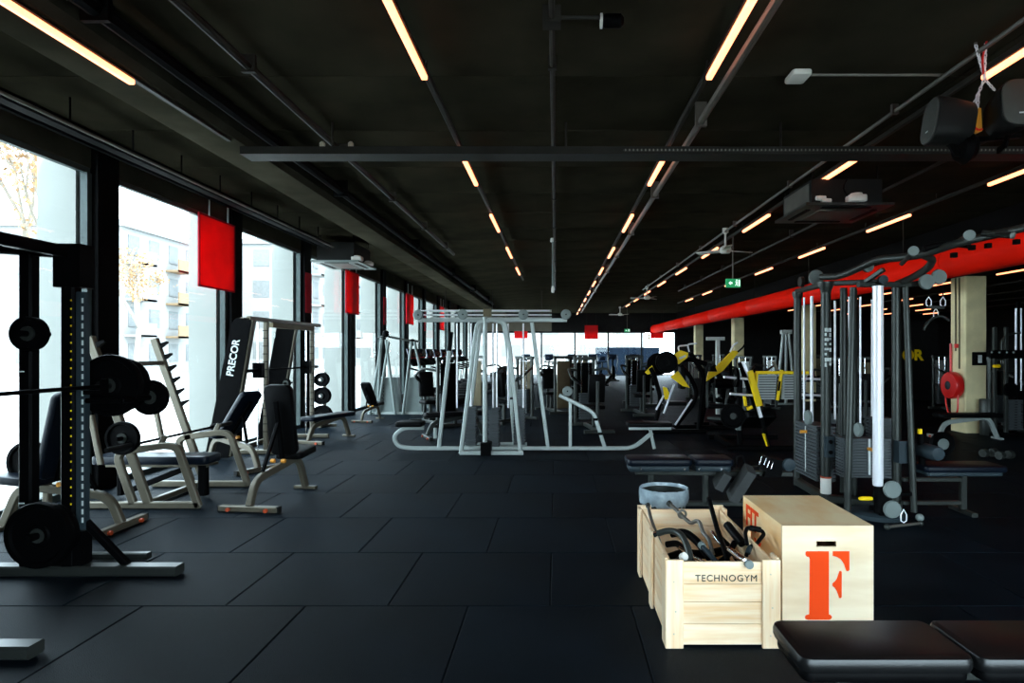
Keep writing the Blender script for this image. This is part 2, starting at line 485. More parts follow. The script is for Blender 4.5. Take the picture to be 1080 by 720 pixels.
# ---- wall behind the camera (part glazed) and blind wall on the other side
m = MB().box(ROOM_X0, -1.0, ROOM_Y0 - .2, ROOM_Y0, -.1, CEIL + .2).box(-1.0, 7.0, ROOM_Y0 - .2, ROOM_Y0, 2.8, CEIL + .2).box(7.0, ROOM_X1, ROOM_Y0 - .2, ROOM_Y0, -.1, CEIL + .2)
struct('wall_front', m, 'dark_wall', 'dark wall behind the camera with a glazed opening')
for i in range(3):
    xa = -1.0 + i * 8 / 3; xb = xa + 8 / 3; n += 1; Y = ROOM_Y0 - .1
    f = struct('window_%d' % n, MB().box(xa, xa + .05, Y, Y + .06, 0, 2.8).box(xb - .05, xb, Y, Y + .06, 0, 2.8).box(xa, xb, Y, Y + .06, 0, .06).box(xa, xb, Y, Y + .06, 2.74, 2.8),
               'dark_metal', 'window behind the camera, %s from the side windows' % ORD[i])
    link('pane', MB().box(xa + .05, xb - .05, Y + .02, Y + .032, .06, 2.74).mesh('pane'), f, 'window_glass')
struct('wall_right', MB().box(ROOM_X1, ROOM_X1 + .2, ROOM_Y0, ROOM_Y1, -.1, CEIL + .2), 'dark_wall', 'dark blind wall beyond the piers')

# ---- concrete piers
for i, Y in enumerate((12.0, 19.5, 27.0, 34.5)):
    m = MB(); x0, x1 = 7.78, 8.22; c = .02
    if i == 0: x0, x1 = 7.96, 8.38
    m.prism([(x0 + c, Y, 0), (x1 - c, Y, 0), (x1, Y + c, 0), (x1, Y + .46 - c, 0), (x1 - c, Y + .46, 0), (x0 + c, Y + .46, 0), (x0, Y + .46 - c, 0), (x0, Y + c, 0)], (0, 0, 3.06))
    o = struct('pillar', m, 'pier_concrete', 'raw beige concrete pier, %s from the camera in its row' % ORD[i])

# ---- outdoors
struct('ground_outside', MB().box(-140, 120, -80, 180, -.5, -.25), 'street', 'pale paved ground outside the windows')
def block(name, label, x0, x1, y0, y1, h, floors, bays, m, faces=('x', 'y')):
    t = thing(name, label, 'building', ((x0 + x1) / 2, (y0 + y1) / 2, -.25), w=True)
    part(t, 'wall', MB().box(x0, x1, y0, y1, -.25, h), m)
    part(t, 'roof_parapet', MB().box(x0 - .3, x1 + .3, y0 - .3, y1 + .3, h, h + .5), 'facade_white')
    fh = h / floors
    for f in range(floors):
        z = f * fh
        if 'x' in faces:
            bw = (y1 - y0) / bays
            for b in range(bays):
                ya = y0 + b * bw
                part(t, 'window', MB().box(x1 - .1, x1 + .05, ya + bw * .25, ya + bw * .75, z + fh * .28, z + fh * .82), 'facade_window')
                if b % 2 == 0 and f > 0:
                    part(t, 'balcony', MB().box(x1, x1 + 1.1, ya + bw * .08, ya + bw * .92, z, z + .15).box(x1 + 1.0, x1 + 1.1, ya + bw * .08, ya + bw * .92, z, z + 1.0), 'facade_ochre' if b % 4 else 'facade_white')
        if 'y' in faces:
            bw = (x1 - x0) / max(2, bays // 2)
            for b in range(max(2, bays // 2)):
                xa = x0 + b * bw
                part(t, 'window', MB().box(xa + bw * .25, xa + bw * .75, y0 - .05, y0 + .1, z + fh * .28, z + fh * .82), 'facade_window')
block('apartment_block', 'pale apartment block with ochre balconies seen through the second side window', -44, -31, 44, 58, 10.5, 4, 6, 'facade_white')
block('apartment_block', 'white apartment block with flat roof seen behind the cross-braced press machine', -33.5, -24, 60, 76, 12, 4, 6, 'facade_white')
block('apartment_block', 'long pale building across the street beyond the rear side windows', -26, -16, 79, 108, 12, 4, 9, 'facade_white')
block('office_block', 'pale low building across the street beyond the end wall windows', -14, 12, 84, 96, 9, 3, 10, 'facade_white')
def tree(label, x, y, h, leafmat, nl, seed, spread=1.6):
    rnd = random.Random(seed)
    t = thing('street_tree', label, 'tree', (x, y, -.25), group='street trees')
    tr = MB(); tips = []
    def branch(p, d, l, r, depth):
        q = p + d * l
        tr.tube([p, p + d * l * .5 + Vector((rnd.uniform(-.05, .05), rnd.uniform(-.05, .05), 0)) * l, q], r, 6)
        tips.append(q)
        if depth:
            for _ in range(3):
                nd = (d + Vector((rnd.uniform(-.8, .8), rnd.uniform(-.8, .8), rnd.uniform(-.1, .5)))).normalized()
                branch(q, nd, l * .66, r * .55, depth - 1)
    branch(Vector((0, 0, 0)), Vector((0, 0, 1)), h * .38, .13, 3)
    part(t, 'trunk', tr, 'bark')
    lf = MB()
    for _ in range(nl):
        c = rnd.choice(tips[3:]) + Vector((rnd.gauss(0, .3), rnd.gauss(0, .3), rnd.gauss(0, .3))) * spread * .5
        a, b = Vector((rnd.uniform(-1, 1), rnd.uniform(-1, 1), rnd.uniform(-1, 1))).normalized() * .09, Vector((rnd.uniform(-1, 1), rnd.uniform(-1, 1), rnd.uniform(-1, 1))).normalized() * .06
        lf.add([c - a, c + b, c + a, c - b], [(0, 1, 2, 3)])
    o = part(t, 'leaves', lf, leafmat); o['kind'] = 'stuff'
tree('sparse autumn tree outside the window nearest the power rack', -14.5, 17.0, 8.5, 'autumn_leaf', 900, 3)
tree('autumn tree with orange leaves in front of the apartment block', -22, 32.5, 8.0, 'autumn_leaf', 1100, 4)
tree('green street tree beyond the end wall windows', 6.2, 62, 7.0, 'green_leaf', 1100, 5)
t = thing('hoarding', 'navy blue hoarding standing outside the end wall windows', 'hoarding', (5.1, 45, -.25), w=True)
for i in range(4):
    part(t, 'panel', MB().box(2.9 + i * 1.15, 4.02 + i * 1.15, 45, 45.06, -.25, 1.86), 'hoarding_blue')
for i in range(5):
    part(t, 'post', MB().box(2.86 + i * 1.15, 2.92 + i * 1.15, 45.06, 45.14, -.25, 1.86), 'dark_metal')

# ================================================================== REUSABLE KIT
def weight_plate(label, c, r, axis='Y', th=None, group=None, hub='grey_steel'):
    th = th or (.03 + r * .12)
    t = thing('weight_plate', label, 'weight plate', c, 0, group)
    h = th / 2
    m = MB().lathe([(.026, -h * .7), (r * .32, -h * .7), (r * .36, -h * .35), (r * .80, -h * .35), (r * .85, -h), (r * .985, -h), (r, -h * .6), (r, h * .6), (r * .985, h),
                    (r * .85, h), (r * .80, h * .35), (r * .36, h * .35), (r * .32, h * .7), (.026, h * .7)], (0, 0, 0), axis, 36)
    part(t, 'disc', m, 'plate_rubber')
    part(t, 'hub_ring', MB().lathe([(.027, -h * .78), (.05, -h * .78), (.05, h * .78), (.027, h * .78)], (0, 0, 0), axis, 18), hub)
    return t
def barbell(label, p0, p1, group=None):
    p0, p1 = Vector(p0), Vector(p1); mid = (p0 + p1) / 2; d = (p1 - p0).normalized(); L = (p1 - p0).length
    t = thing('barbell', label, 'barbell', mid, 0, group, w=True)
    part(t, 'shaft', MB().cyl(p0 + d * .4, p1 - d * .4, .014, 10), 'black_steel')
    for a, s in ((p0, d), (p1, -d)):
        part(t, 'sleeve', MB().cyl(a, a + s * .4, .025, 12), 'dark_metal')
        part(t, 'collar', MB().cyl(a + s * .38, a + s * .42, .038, 14), 'dark_metal')
    return t
def bench(label, loc, rz, angle, frame='champagne_steel', padm='vinyl_skylit', group=None, back_len=.78, seat_only=False, caps=True, s=1.0):
    """gym bench: cross foot at local y=0, nose at y=1; the back pad hinges near the middle and leans towards y=0"""
    t = thing('gym_bench', label, 'bench', loc, rz, group)
    part(t, 'cross_foot', MB().bar([(-.31, 0, .035), (.31, 0, .035)], .07, .06), frame)
    if caps:
        for x in (-.2, .2): part(t, 'wheel', MB().lathe([(.001, -.012), (.02, -.012), (.02, .012), (.001, .012)], (x, -.048, .03), 'Y', 12), 'orange_cap')
        for x in (-.31, .31): part(t, 'end_cap', MB().box(x - .012, x + .012, -.032, .032, .006, .066), 'dark_metal')
    part(t, 'arched_spine', MB().bar(fillet([(0, 0, .06), (0, .10, .30), (0, .90, .40), (0, 1.06, .02)], .14, 5), .075, .06), frame)
    part(t, 'nose_foot', MB().bar([(-.13, 1.06, .018), (.13, 1.06, .018)], .06, .035), frame)
    if angle is None:
        part(t, 'bench_pad', MB().pad(.30, 1.16, .075, Matrix.Translation((0, .52, .435)), .07), padm)
    else:
        part(t, 'seat_pad', MB().pad(.32, .40, .075, Matrix.Translation((0, .86, .46)) @ Matrix.Rotation(R(6), 4, 'X'), .07), padm)
        a = R(angle)
        hinge = Vector((0, .60, .47)); d = Vector((0, -math.cos(a), math.sin(a)))
        M = Matrix.Translation(hinge + d * (back_len / 2) + Vector((0, .03, .0))) @ Matrix.Rotation(-a, 4, 'X')
        part(t, 'back_pad', MB().pad(.31, back_len, .075, M, .07), padm)
        part(t, 'back_bracket', MB().bar([hinge + Vector((0, -.03, -.03)), hinge + d * back_len * .8 + Vector((0, -.04, -.02))], .05, .03), 'black_steel')
        part(t, 'adjuster', MB().bar([(0, .22, .36), hinge + d * .38 + Vector((0, -.03, 0))], .035, .03), 'black_steel')
        for x in (-.06, .06): part(t, 'knob', MB().cyl((x - .02, .5, .42), (x + .02, .5, .42), .022, 10), 'amber_plastic')
    if s != 1.0: t.scale = (s, s, s)
    return t
def stack(m, x0, x1, y0, y1, z0, z1, n):
    h = (z1 - z0) / n
    for i in range(n): m.box(x0, x1, y0, y1, z0 + i * h, z0 + (i + .66) * h)
    m.box(x0 + .02, x1 - .02, y0 + .02, y1 - .02, z0, z1 - .4 * h)
    return m

# ================================================================== NEAR OBJECTS
# ---- plywood plyometric box
bx0, bx1, by0, by1, bh = 1.326, 1.862, 3.62, 4.38, .574
t = thing('plyo_box', 'plywood jump box with a big orange letter F and a hand slot', 'jump box', ((bx0 + bx1) / 2, (by0 + by1) / 2, 0), w=True)
pt_ = .018
sx0, sx1, sz0, sz1 = (861 - CX) * by0 / F_PX, (882 - CX) * by0 / F_PX, EYE - (576.5 - CY) * by0 / F_PX, EYE - (570.5 - CY) * by0 / F_PX
m = MB()
m.box(bx0, sx0, by0, by0 + pt_, 0, bh).box(sx1, bx1, by0, by0 + pt_, 0, bh).box(sx0, sx1, by0, by0 + pt_, 0, sz0).box(sx0, sx1, by0, by0 + pt_, sz1, bh)
part(t, 'front_panel', m, 'plywood_pale')
part(t, 'rear_panel', MB().box(bx0, bx1, by1 - pt_, by1, 0, bh), 'plywood')
part(t, 'side_panel', MB().box(bx0, bx0 + pt_, by0 + pt_ + .0005, by1 - pt_ - .0005, 0, bh), 'plywood')
part(t, 'side_panel', MB().box(bx1 - pt_, bx1, by0 + pt_ + .0005, by1 - pt_ - .0005, 0, bh), 'plywood')
part(t, 'top_panel', MB().box(bx0 + pt_ + .0005, bx1 - pt_ - .0005, by0 + pt_ + .0005, by1 - pt_ - .0005, bh - pt_, bh), 'plywood')
part(t, 'bottom_panel', MB().box(bx0 + pt_ + .0005, bx1 - pt_ - .0005, by0 + pt_ + .0005, by1 - pt_ - .0005, 0, pt_), 'plywood')
# the stencil F: three pieces traced on the front panel
def facepoly(pxs, z_shift=0):
    return [Vector(((x - CX) * by0 / F_PX, by0 - .0015, EYE - (y - CY) * by0 / F_PX)) for x, y in pxs]
S = 150 / 720.0
def zo(l): return [(780 + x * S, 510 + y * S) for x, y in l]
Fparts = [zo([(334, 345), (340, 341), (452, 341), (452, 660), (462, 664), (468, 674), (462, 685), (450, 688), (345, 688), (333, 684), (330, 673), (336, 664), (352, 660), (355, 380), (350, 370), (340, 368), (333, 358)]),
          zo([(471, 341), (556, 341), (556, 436), (550, 442), (541, 441), (536, 430), (528, 405), (512, 382), (492, 370), (471, 364)]),
          zo([(505, 441), (515, 441), (517, 448), (517, 572), (512, 579), (503, 577), (498, 560), (490, 540), (480, 525), (470, 517), (470, 503), (482, 494), (492, 480), (498, 460)])]
m = MB()
for p in Fparts: m.prism(facepoly(p), (0, .001, 0))
part(t, 'letter_f', m, 'print_orange', label='orange stencilled letter F')
M = Matrix.Translation((bx0 - .0015, 4.18, .455)) @ Matrix.Rotation(R(-90), 4, 'Z') @ Matrix.Rotation(R(90), 4, 'X')
lettering(t, 'FIT', .20, M, 'print_orange', bold=.004)
M = Matrix.Translation((bx0 - .0015, 4.06, .28)) @ Matrix.Rotation(R(-90), 4, 'Z') @ Matrix.Rotation(R(90), 4, 'X')
lettering(t, 'X', .18, M, 'print_orange', bold=.004)

# ---- pine crate
cx0, cx1, cy0, cy1 = .585, 1.205, 3.32, 4.46
t = thing('wooden_crate', 'open pine crate full of cable handles and bars beside the jump box', 'crate', ((cx0 + cx1) / 2, (cy0 + cy1) / 2, 0), w=True)
Z = [.012, .125, .245, .34, .462]
for i in range(4):
    part(t, 'plank', MB().pad(cx1 - cx0 - .02, .016, Z[i + 1] - Z[i] - .003, Matrix.Translation(((cx0 + cx1) / 2, cy0 + .018, (Z[i] + Z[i + 1]) / 2)), .003, .002, 1), 'pine')
    part(t, 'plank', MB().pad(cx1 - cx0 - .02, .016, Z[i + 1] - Z[i] - .003, Matrix.Translation(((cx0 + cx1) / 2, cy1 - .018, (Z[i] + Z[i + 1]) / 2)), .003, .002, 1), 'pine')
    for x in (cx0 + .03, cx1 - .03):
        part(t, 'plank', MB().pad(.016, cy1 - cy0 - .06, Z[i + 1] - Z[i] - .003, Matrix.Translation((x, (cy0 + cy1) / 2, (Z[i] + Z[i + 1]) / 2)), .003, .002, 1), 'pine_side')
part(t, 'bottom_board', MB().box(cx0 + .04, cx1 - .04, cy0 + .03, cy1 - .03, .02, .036), 'pine_side')
for x0, x1 in ((cx0, cx0 + .098), (cx1 - .098, cx1)):          # front and rear corner battens
    part(t, 'corner_batten', MB().pad(x1 - x0, .018, .475, Matrix.Translation(((x0 + x1) / 2, cy0, .2385)), .003, .002, 1), 'pine_upright')
    part(t, 'corner_batten', MB().pad(x1 - x0, .018, .485, Matrix.Translation(((x0 + x1) / 2, cy1, .2435)), .003, .002, 1), 'pine_upright')
for x in (cx0 + .009, cx1 - .009):                               # side battens
    for y in (cy0 + .06, (cy0 + cy1) / 2 - .02, cy1 - .06):
        part(t, 'side_batten', MB().pad(.018, .095, .48, Matrix.Translation((x, y, .241)), .003, .002, 1), 'pine_upright')
M = Matrix.Translation(((766.5 - CX) * cy0 / F_PX, cy0 + .0085, EYE - (610.5 - CY) * cy0 / F_PX)) @ Matrix.Rotation(R(90), 4, 'X') @ Matrix.Diagonal((1.0, 1, 1, 1))
me_l = lettering(t, 'TECHNOGYM', .050, M, 'print_black', space=1.12)
for i, (x, z) in enumerate(((.63, .36), (.64, .2), (.63, .08), (1.15, .4), (1.16, .22), (1.15, .07))):
    part(t, 'nail', MB().lathe([(.001, -.002), (.004, -.002), (.004, 0), (.001, 0)], (x, cy0 - .009, z), 'Y', 8), 'fan_brass')

# ---- bars and handles lying in the crate
def crate_bar(name, label, pts, r, m, ends=None, fil=.05, grips=()):
    pts = [at(*p) for p in pts]
    t = thing(name, label, 'cable handle', pts[-1], 0, 'handles and bars in the pine crate', w=True)
    part(t, 'shaft', MB().tube(fillet(pts, fil, 4), r, 10), m)
    for (i, rr, mm) in ends or ():
        d = (pts[i] - pts[1 if i == 0 else -2]).normalized()
        part(t, 'end_cap', MB().cyl(pts[i] - d * .012, pts[i] + d * .012, rr, 14), mm)
    for (a, b, rr, mm) in grips:
        part(t, 'grip', MB().cyl(at(*a), at(*b), rr, 14), mm)
    return t
crate_bar('curl_bar', 'wavy chrome curl bar sticking up at the rear of the pine crate', [(706, 531, 4.38), (714, 538, 4.32), (719, 543, 4.26), (724, 548, 4.2), (729, 552, 4.15), (734, 549, 4.08), (738, 550, 4.02), (741, 561, 3.96), (748, 569, 3.86), (752, 585, 3.8)], .013, 'conduit_steel',
          [(0, .02, 'grey_steel')], .03)
single('ring_collar', MB().tube([at(719.5, 542, 4.26) + Vector((math.cos(a) * .026, 0, math.sin(a) * .026)) for a in [k * math.pi / 8 for k in range(16)]], .008, 8, closed=True, ref=(0, 1, 0)),
       'conduit_steel', 'steel ring around the shaft of the wavy curl bar', 'ring', at(719.5, 542, 4.26))
crate_bar('cambered_bar', 'thick black cambered bar arching over the crate side plank', [(692, 563, 3.74), (706, 558.5, 3.7), (719, 563, 3.62), (726, 578, 3.5), (730, 600, 3.42), (732, 625, 3.4)], .019, 'grey_steel', [(0, .02, 'chrome')])
crate_bar('straight_bar', 'long straight black bar standing diagonally up out of the crate', [(748, 527, 4.22), (756, 556, 4.0), (766, 585, 3.6), (772, 610, 3.5)], .016, 'black_steel', [(0, .019, 'vinyl_black')], .02)
crate_bar('revolving_bar', 'chrome bar with a thick knurled sleeve resting on the front plank', [(751, 561, 3.95), (757, 570, 3.85), (764, 577, 3.74), (772, 581, 3.6), (790, 595, 3.31)], .011, 'chrome', [(4, .023, 'pulley_grey')], .04,
          [((770, 580, 3.62), (786, 592, 3.37), .020, 'chrome')])
crate_bar('stirrup_handle', 'black D-shaped stirrup handle hooked over the crate edge beside the jump box', [(787, 586, 3.62), (790, 577, 3.66), (798, 573, 3.72), (806, 563, 3.78), (803, 559, 3.8), (788, 556, 3.8), (786, 562, 3.76), (788, 574, 3.68)], .012, 'vinyl_black', (), .02,
          [((789, 583, 3.62), (791, 576.5, 3.66), .014, 'slate_plastic'), ((791, 556.5, 3.8), (802, 558.5, 3.8), .017, 'vinyl_black')])
crate_bar('tricep_bar', 'dark bar with a pale round end cap in the middle of the crate', [(740, 575, 3.62), (748, 584, 3.55), (757, 594, 3.48), (768, 612, 3.42)], .015, 'slate_plastic', [(0, .021, 'pulley_grey')], .02)
crate_bar('short_handle', 'short pale capped handle in the front corner of the crate', [(721, 587, 3.42), (713, 591, 3.47), (706, 600, 3.52)], .014, 'black_steel', [(0, .023, 'white_plastic')], .02)
crate_bar('lat_hook', 'thin bent steel bar standing against the crate side by the rear corner', [(683.5, 533, 4.34), (686, 545, 4.22), (690, 556, 4.12), (696, 572, 3.98), (702, 590, 3.9)], .011, 'conduit_steel', [(0, .017, 'grey_steel')])
crate_bar('foam_grip', 'fat black foam grip lying between crate and jump box', [(767, 553, 3.98), (774, 562, 3.9), (783, 573, 3.8)], .027, 'vinyl_black', (), .02)
crate_bar('rope_handle', 'black rope handle lying lowest in the crate', [(703, 574, 3.95), (716, 572, 3.9), (724, 590, 3.8), (745, 600, 3.7), (765, 590, 3.75), (775, 572, 3.85)], .02, 'vinyl_black')
crate_bar('row_attachment', 'broad black rowing handle lying under the wavy bar', [(708, 563, 4.1), (722, 560, 4.05), (735, 570, 3.95), (748, 588, 3.8)], .024, 'plate_rubber')
crate_bar('pressdown_bar', 'slim steel pressdown bar lying across the front of the crate', [(716, 577, 3.66), (728, 585, 3.6), (742, 592, 3.52), (752, 600, 3.45)], .009, 'chrome')
crate_bar('ankle_strap', 'wide dark strap loop filling the rear of the crate', [(700, 590, 4.2), (720, 583, 4.25), (745, 585, 4.25), (765, 580, 4.2)], .03, 'plate_rubber')
crate_bar('black_grip_bar', 'black ribbed grip bar leaning on the crate plank next to the jump box', [(758, 566, 4.1), (768, 575, 4.0), (778, 590, 3.8)], .02, 'black_steel')

# ---- waste bin with liner
t = thing('waste_bin', 'dark round waste bin with a pale plastic liner behind the crate', 'bin', (.87, 5.0, 0))
part(t, 'body', MB().lathe([(.001, 0), (.150, 0), (.155, .01), (.178, .46), (.184, .47), (.172, .47), (.150, .03), (.001, .02)], (0, 0, 0), 'Z', 28), 'grey_steel')
m = MB(); rings = []
rnd = random.Random(2)
wob = [rnd.uniform(-1, 1) for _ in range(48)]
for r, z, a in ((.192, .375, .008), (.197, .41, .006), (.199, .46, .004), (.197, .492, .002), (.190, .497, .002), (.184, .48, .003), (.172, .38, .010), (.155, .22, .015), (.10, .10, .02)):
    rings.append([Vector(((r + wob[(k * 3 + int(z * 90)) % 48] * a) * math.cos(k * math.pi / 24), (r + wob[(k * 3 + int(z * 90)) % 48] * a) * math.sin(k * math.pi / 24), z + wob[(k * 5) % 48] * a)) for k in range(48)])
m.rings(rings, cap=False); part(t, 'liner', m, 'bin_liner')

# ---- black bench in front
t = thing('flat_bench', 'black padded bench with a split pad in front of the jump box', 'bench', (1.5, 2.43, 0), w=True)
for i, (xa, xb) in enumerate(((.90, 1.553), (1.562, 2.42))):
    part(t, 'pad', MB().pad(xb - xa, .345, .062, Matrix.Translation(((xa + xb) / 2, 2.435, .438)), .05 if i == 0 else .04, .02, 5), 'vinyl_gloss')
    part(t, 'pad_shell', MB().pad(xb - xa - .03, .31, .04, Matrix.Translation(((xa + xb) / 2, 2.435, .388)), .04, .012, 3), 'black_steel')
part(t, 'spine', MB().bar([(1.0, 2.435, .34), (2.4, 2.435, .34)], .06, .06), 'grey_steel')
for x in (1.12, 2.25):
    part(t, 'leg', MB().bar([(x, 2.435, .33), (x, 2.435, .05)], .06, .06), 'grey_steel')
    part(t, 'foot', MB().bar([(x, 2.2, .03), (x, 2.67, .03)], .06, .05), 'grey_steel')

# ---- rowing bench attached to the cable tower
Yb = 6.35
t = thing('rowing_bench', 'dark split-pad rowing bench with angled foot plates behind the bin', 'bench', (1.3, Yb, 0), w=True)
def xat(px, Y=Yb): return (px - CX) * Y / F_PX
for xa, xb in ((xat(660), xat(727)), (xat(728.5), xat(770))):
    part(t, 'pad', MB().pad(xb - xa, .34, .07, Matrix.Translation(((xa + xb) / 2, Yb, .475)), .05, .02), 'vinyl_skylit')
    part(t, 'pad_shell', MB().pad(xb - xa - .04, .28, .06, Matrix.Translation(((xa + xb) / 2, Yb, .41)), .04, .015), 'slate_plastic')
for px in (674, 719, 734, 757): part(t, 'bolt', MB().cyl((xat(px), Yb - .142, .41), (xat(px), Yb - .128, .41), .01, 8), 'chrome')
part(t, 'rail', MB().bar([(xat(670), Yb, .355), (xat(835), Yb, .335)], .07, .05), 'grey_steel')
for px in (687, 744):
    part(t, 'leg', MB().bar([(xat(px), Yb, .34), (xat(px), Yb, .03)], .06, .06), 'grey_steel')
part(t, 'foot', MB().bar([(xat(687), Yb, .03), (xat(840), Yb, .03)], .06, .05), 'grey_steel')
for j, (poly, y) in enumerate((([(754, 515), (762, 519), (772, 503), (764, 499)], Yb - .22), ([(769, 528), (778.5, 531.5), (798, 501), (789, 497)], Yb - .3))):
    part(t, 'foot_plate', MB().prism([at(a, b, y) for a, b in poly], (.02, .18, .05)), 'foot_rubber')
part(t, 'foot_plate_arm', MB().bar([at(771, 507, Yb - .1), at(803, 500, Yb)], .05, .04), 'black_steel')
part(t, 'pulley_housing', MB().prism([at(806, 503, Yb - .1), at(824, 503, Yb - .1), at(829, 486, Yb - .1), at(812, 483, Yb - .1)], (0, .2, 0)), 'black_steel')
part(t, 'pulley', MB().lathe([(.02, -.03), (.06, -.025), (.07, 0), (.06, .025), (.02, .03)], at(832, 490, Yb - .1), 'Y', 20), 'slate_plastic')
def carabiner(root, c, h, w, name='carabiner', m='white_rod', r=.006):  # chrome clips by default get white paint for their bright reflections
    c = Vector(c)
    pts = [c + Vector((0, 0, h / 2)), c + Vector((w / 2, 0, h * .1)), c + Vector((w / 2, 0, -h * .35)), c + Vector((0, 0, -h / 2)), c + Vector((-w / 2, 0, -h * .35)), c + Vector((-w / 2, 0, h * .1))]
    return part(root, name, MB().tube(pts, r, 6, closed=True, ref=(0, 1, 0)), m)
t2 = thing('triangle_handle', 'chrome close-grip handle lying on the rowing bench rail', 'cable handle', at(808, 488, Yb - .05), 0, None, w=True)
part(t2, 'frame', MB().tube(fillet([at(801, 489, Yb - .12), at(804, 480, Yb - .12), at(809, 482, Yb - .12), at(806, 490, Yb - .12)], .02, 3), .0045, 8), 'chrome')
part(t2, 'frame', MB().tube(fillet([at(809, 493, Yb - .13), at(812, 485, Yb - .13), at(816, 487, Yb - .13), at(813, 494, Yb - .13)], .02, 3), .0045, 8), 'chrome')
part(t2, 'link', MB().tube([at(794, 492, Yb - .12), at(803, 491, Yb - .12)], .006, 8), 'chrome')
t2 = thing('loop_handle', 'dark loop handle standing on the end of the rowing bench pad', 'cable handle', at(780, 493, Yb), 0, None, w=True)
part(t2, 'strap', MB().tube(fillet([at(775, 493, Yb), at(778, 481, Yb), at(783, 480, Yb), at(786, 494, Yb)], .04, 4), .012, 8), 'vinyl_black')
part(t2, 'grip', MB().cyl(at(774, 494, Yb), at(787, 495, Yb), .016, 10), 'grey_steel')

# ================================================================== CABLE TOWER STATION
t = thing('cable_station', 'grey multi-station cable tower with weight stacks and overhead chin-up grips', 'cable machine', (3.1, 6.4, 0), w=True)
G = 'grey_steel'
xA, yA, xB, yB = 2.87, 7.34, 2.84, 6.5
part(t, 'post', MB().cyl((xA, yA, 0), (xA, yA, 2.29), .044, 16), G)
pB = part(t, 'post', MB().cyl((xB, yB, 0), (xB, yB, 2.29), .05, 18), G)
part(t, 'post_cap', MB().lathe([(.05, 0), (.055, .04), (.085, .10), (.085, .125), (.02, .13)], (xB, yB, 2.2), 'Z', 20), G)
part(t, 'post_cap', MB().lathe([(.044, 0), (.06, .05), (.06, .085), (.02, .09)], (xA, yA, 2.22), 'Z', 18), G)
part(t, 'post_sleeve', MB().lathe([(.052, 0), (.054, .005), (.054, .16), (.052, .165)], (xB, yB, .1), 'Z', 18), 'white_plastic', under=pB)
part(t, 'sleeve_band', MB().lathe([(.051, 0), (.0555, .002), (.0555, .018), (.051, .02)], (xB, yB, .262), 'Z', 18), 'orange_cap', under=pB)
part(t, 'top_rail', MB().bar([(xA, yA, 2.31), (xB, yB, 2.31)], .07, .05), G)
part(t, 'top_rail', MB().bar([(xB, yB, 2.31), (3.30, 6.3, 2.31)], .06, .05), G)
part(t, 'base_rail', MB().bar([(xA, yA, .05), (xB, yB, .05)], .09, .08), G)
part(t, 'base_rail', MB().bar([(xB, yB, .05), (3.45, 6.15, .05)], .09, .08), G)
br = part(t, 'bracket', MB().cbox((xB + .01, yB - .02, .60), .09, .14, .22), 'slate_plastic')
for z in (.545, .655): part(t, 'bracket_bolt', MB().cyl((xB + .01, yB - .10, z), (xB + .01, yB - .085, z), .022, 12), 'black_steel', under=br)
# instruction sticker on the post
m = MB(); rnd = random.Random(5)
for i in range(8):
    for j in range(3):
        if rnd.random() < .82:
            z = 1.84 - i * .052; x = xB - .034 + j * .024
            m.box(x, x + .019, yB - .0535, yB - .047, z - rnd.uniform(.02, .042), z)
part(t, 'instruction_sticker', m, 'print_white', under=pB, label='pale exercise diagrams stuck on the post')
# first stack (seen along the frame)
for y in (6.72, 7.0): part(t, 'guide_rod', MB().cyl((2.90, y, .80), (2.90, y, 2.22), .018, 12), 'white_rod')
part(t, 'guide_rod', MB().cyl((2.86, 7.12, .80), (2.86, 7.12, 2.22), .012, 12), 'white_rod')
s1 = part(t, 'weight_stack', stack(MB(), 2.79, 3.0, 6.62, 7.2, .20, .80, 16), 'stack_iron', label='ridged stack of iron weight plates between the two posts')
part(t, 'number_strip', MB().box(2.786, 2.792, 6.90, 6.915, .25, .76), 'print_white', under=s1)
part(t, 'selector_pin', MB().cyl((2.72, 6.88, .70), (2.80, 6.88, .70), .018, 10), 'amber_plastic', under=s1)
part(t, 'pulley', MB().lathe([(.02, -.02), (.075, -.02), (.085, 0), (.075, .02), (.02, .02)], (2.80, 6.86, .86), 'X', 20), 'pulley_grey')
part(t, 'pulley', MB().lathe([(.012, -.02), (.078, -.02), (.085, -.01), (.085, .01), (.078, .02), (.012, .02)], (2.90, 6.88, 2.42), 'Y', 24), 'pulley_grey')
part(t, 'pulley', MB().lathe([(.012, -.02), (.06, -.02), (.06, .02), (.012, .02)], (2.84, 7.15, 2.40), 'X', 24), 'grey_steel')
part(t, 'guide_rod', MB().cyl((3.05, 6.75, .85), (3.05, 6.75, 2.15), .012, 10), 'white_rod')
# second tower: struts, stacks, long white grip tube
C0, C1 = at(900, 303, 6.05), at(893.5, 541, 5.98)
part(t, 'strut', MB().cyl(C1, C0, .032, 14), G)
D0, D1 = at(955, 302, 6.1), at(964, 540, 6.02)
part(t, 'strut', MB().cyl(D1, D0, .030, 14), G)
part(t, 'post', MB().cyl((3.42, 6.2, 0), (3.42, 6.2, 2.27), .045, 16), G)
part(t, 'post', MB().cyl((3.30, 6.85, 0), (3.30, 6.85, 2.27), .04, 16), G)
part(t, 'post', MB().cyl((3.05, 6.55, .1), (3.05, 6.55, 2.27), .035, 14), G)
part(t, 'bracket', MB().cbox((3.43, 6.13, .60), .10, .10, .22), 'slate_plastic')
s2 = part(t, 'weight_stack', stack(MB(), 2.88, 3.36, 6.18, 6.36, .33, .73, 14), 'stack_iron', label='wide ridged weight stack behind the white tube')
part(t, 'number_strip', MB().box(3.125, 3.145, 6.172, 6.182, .36, .72), 'print_white', under=s2)
part(t, 'selector_pin', MB().cyl((3.13, 6.08, .62), (3.13, 6.18, .62), .018, 10), 'amber_plastic', under=s2)
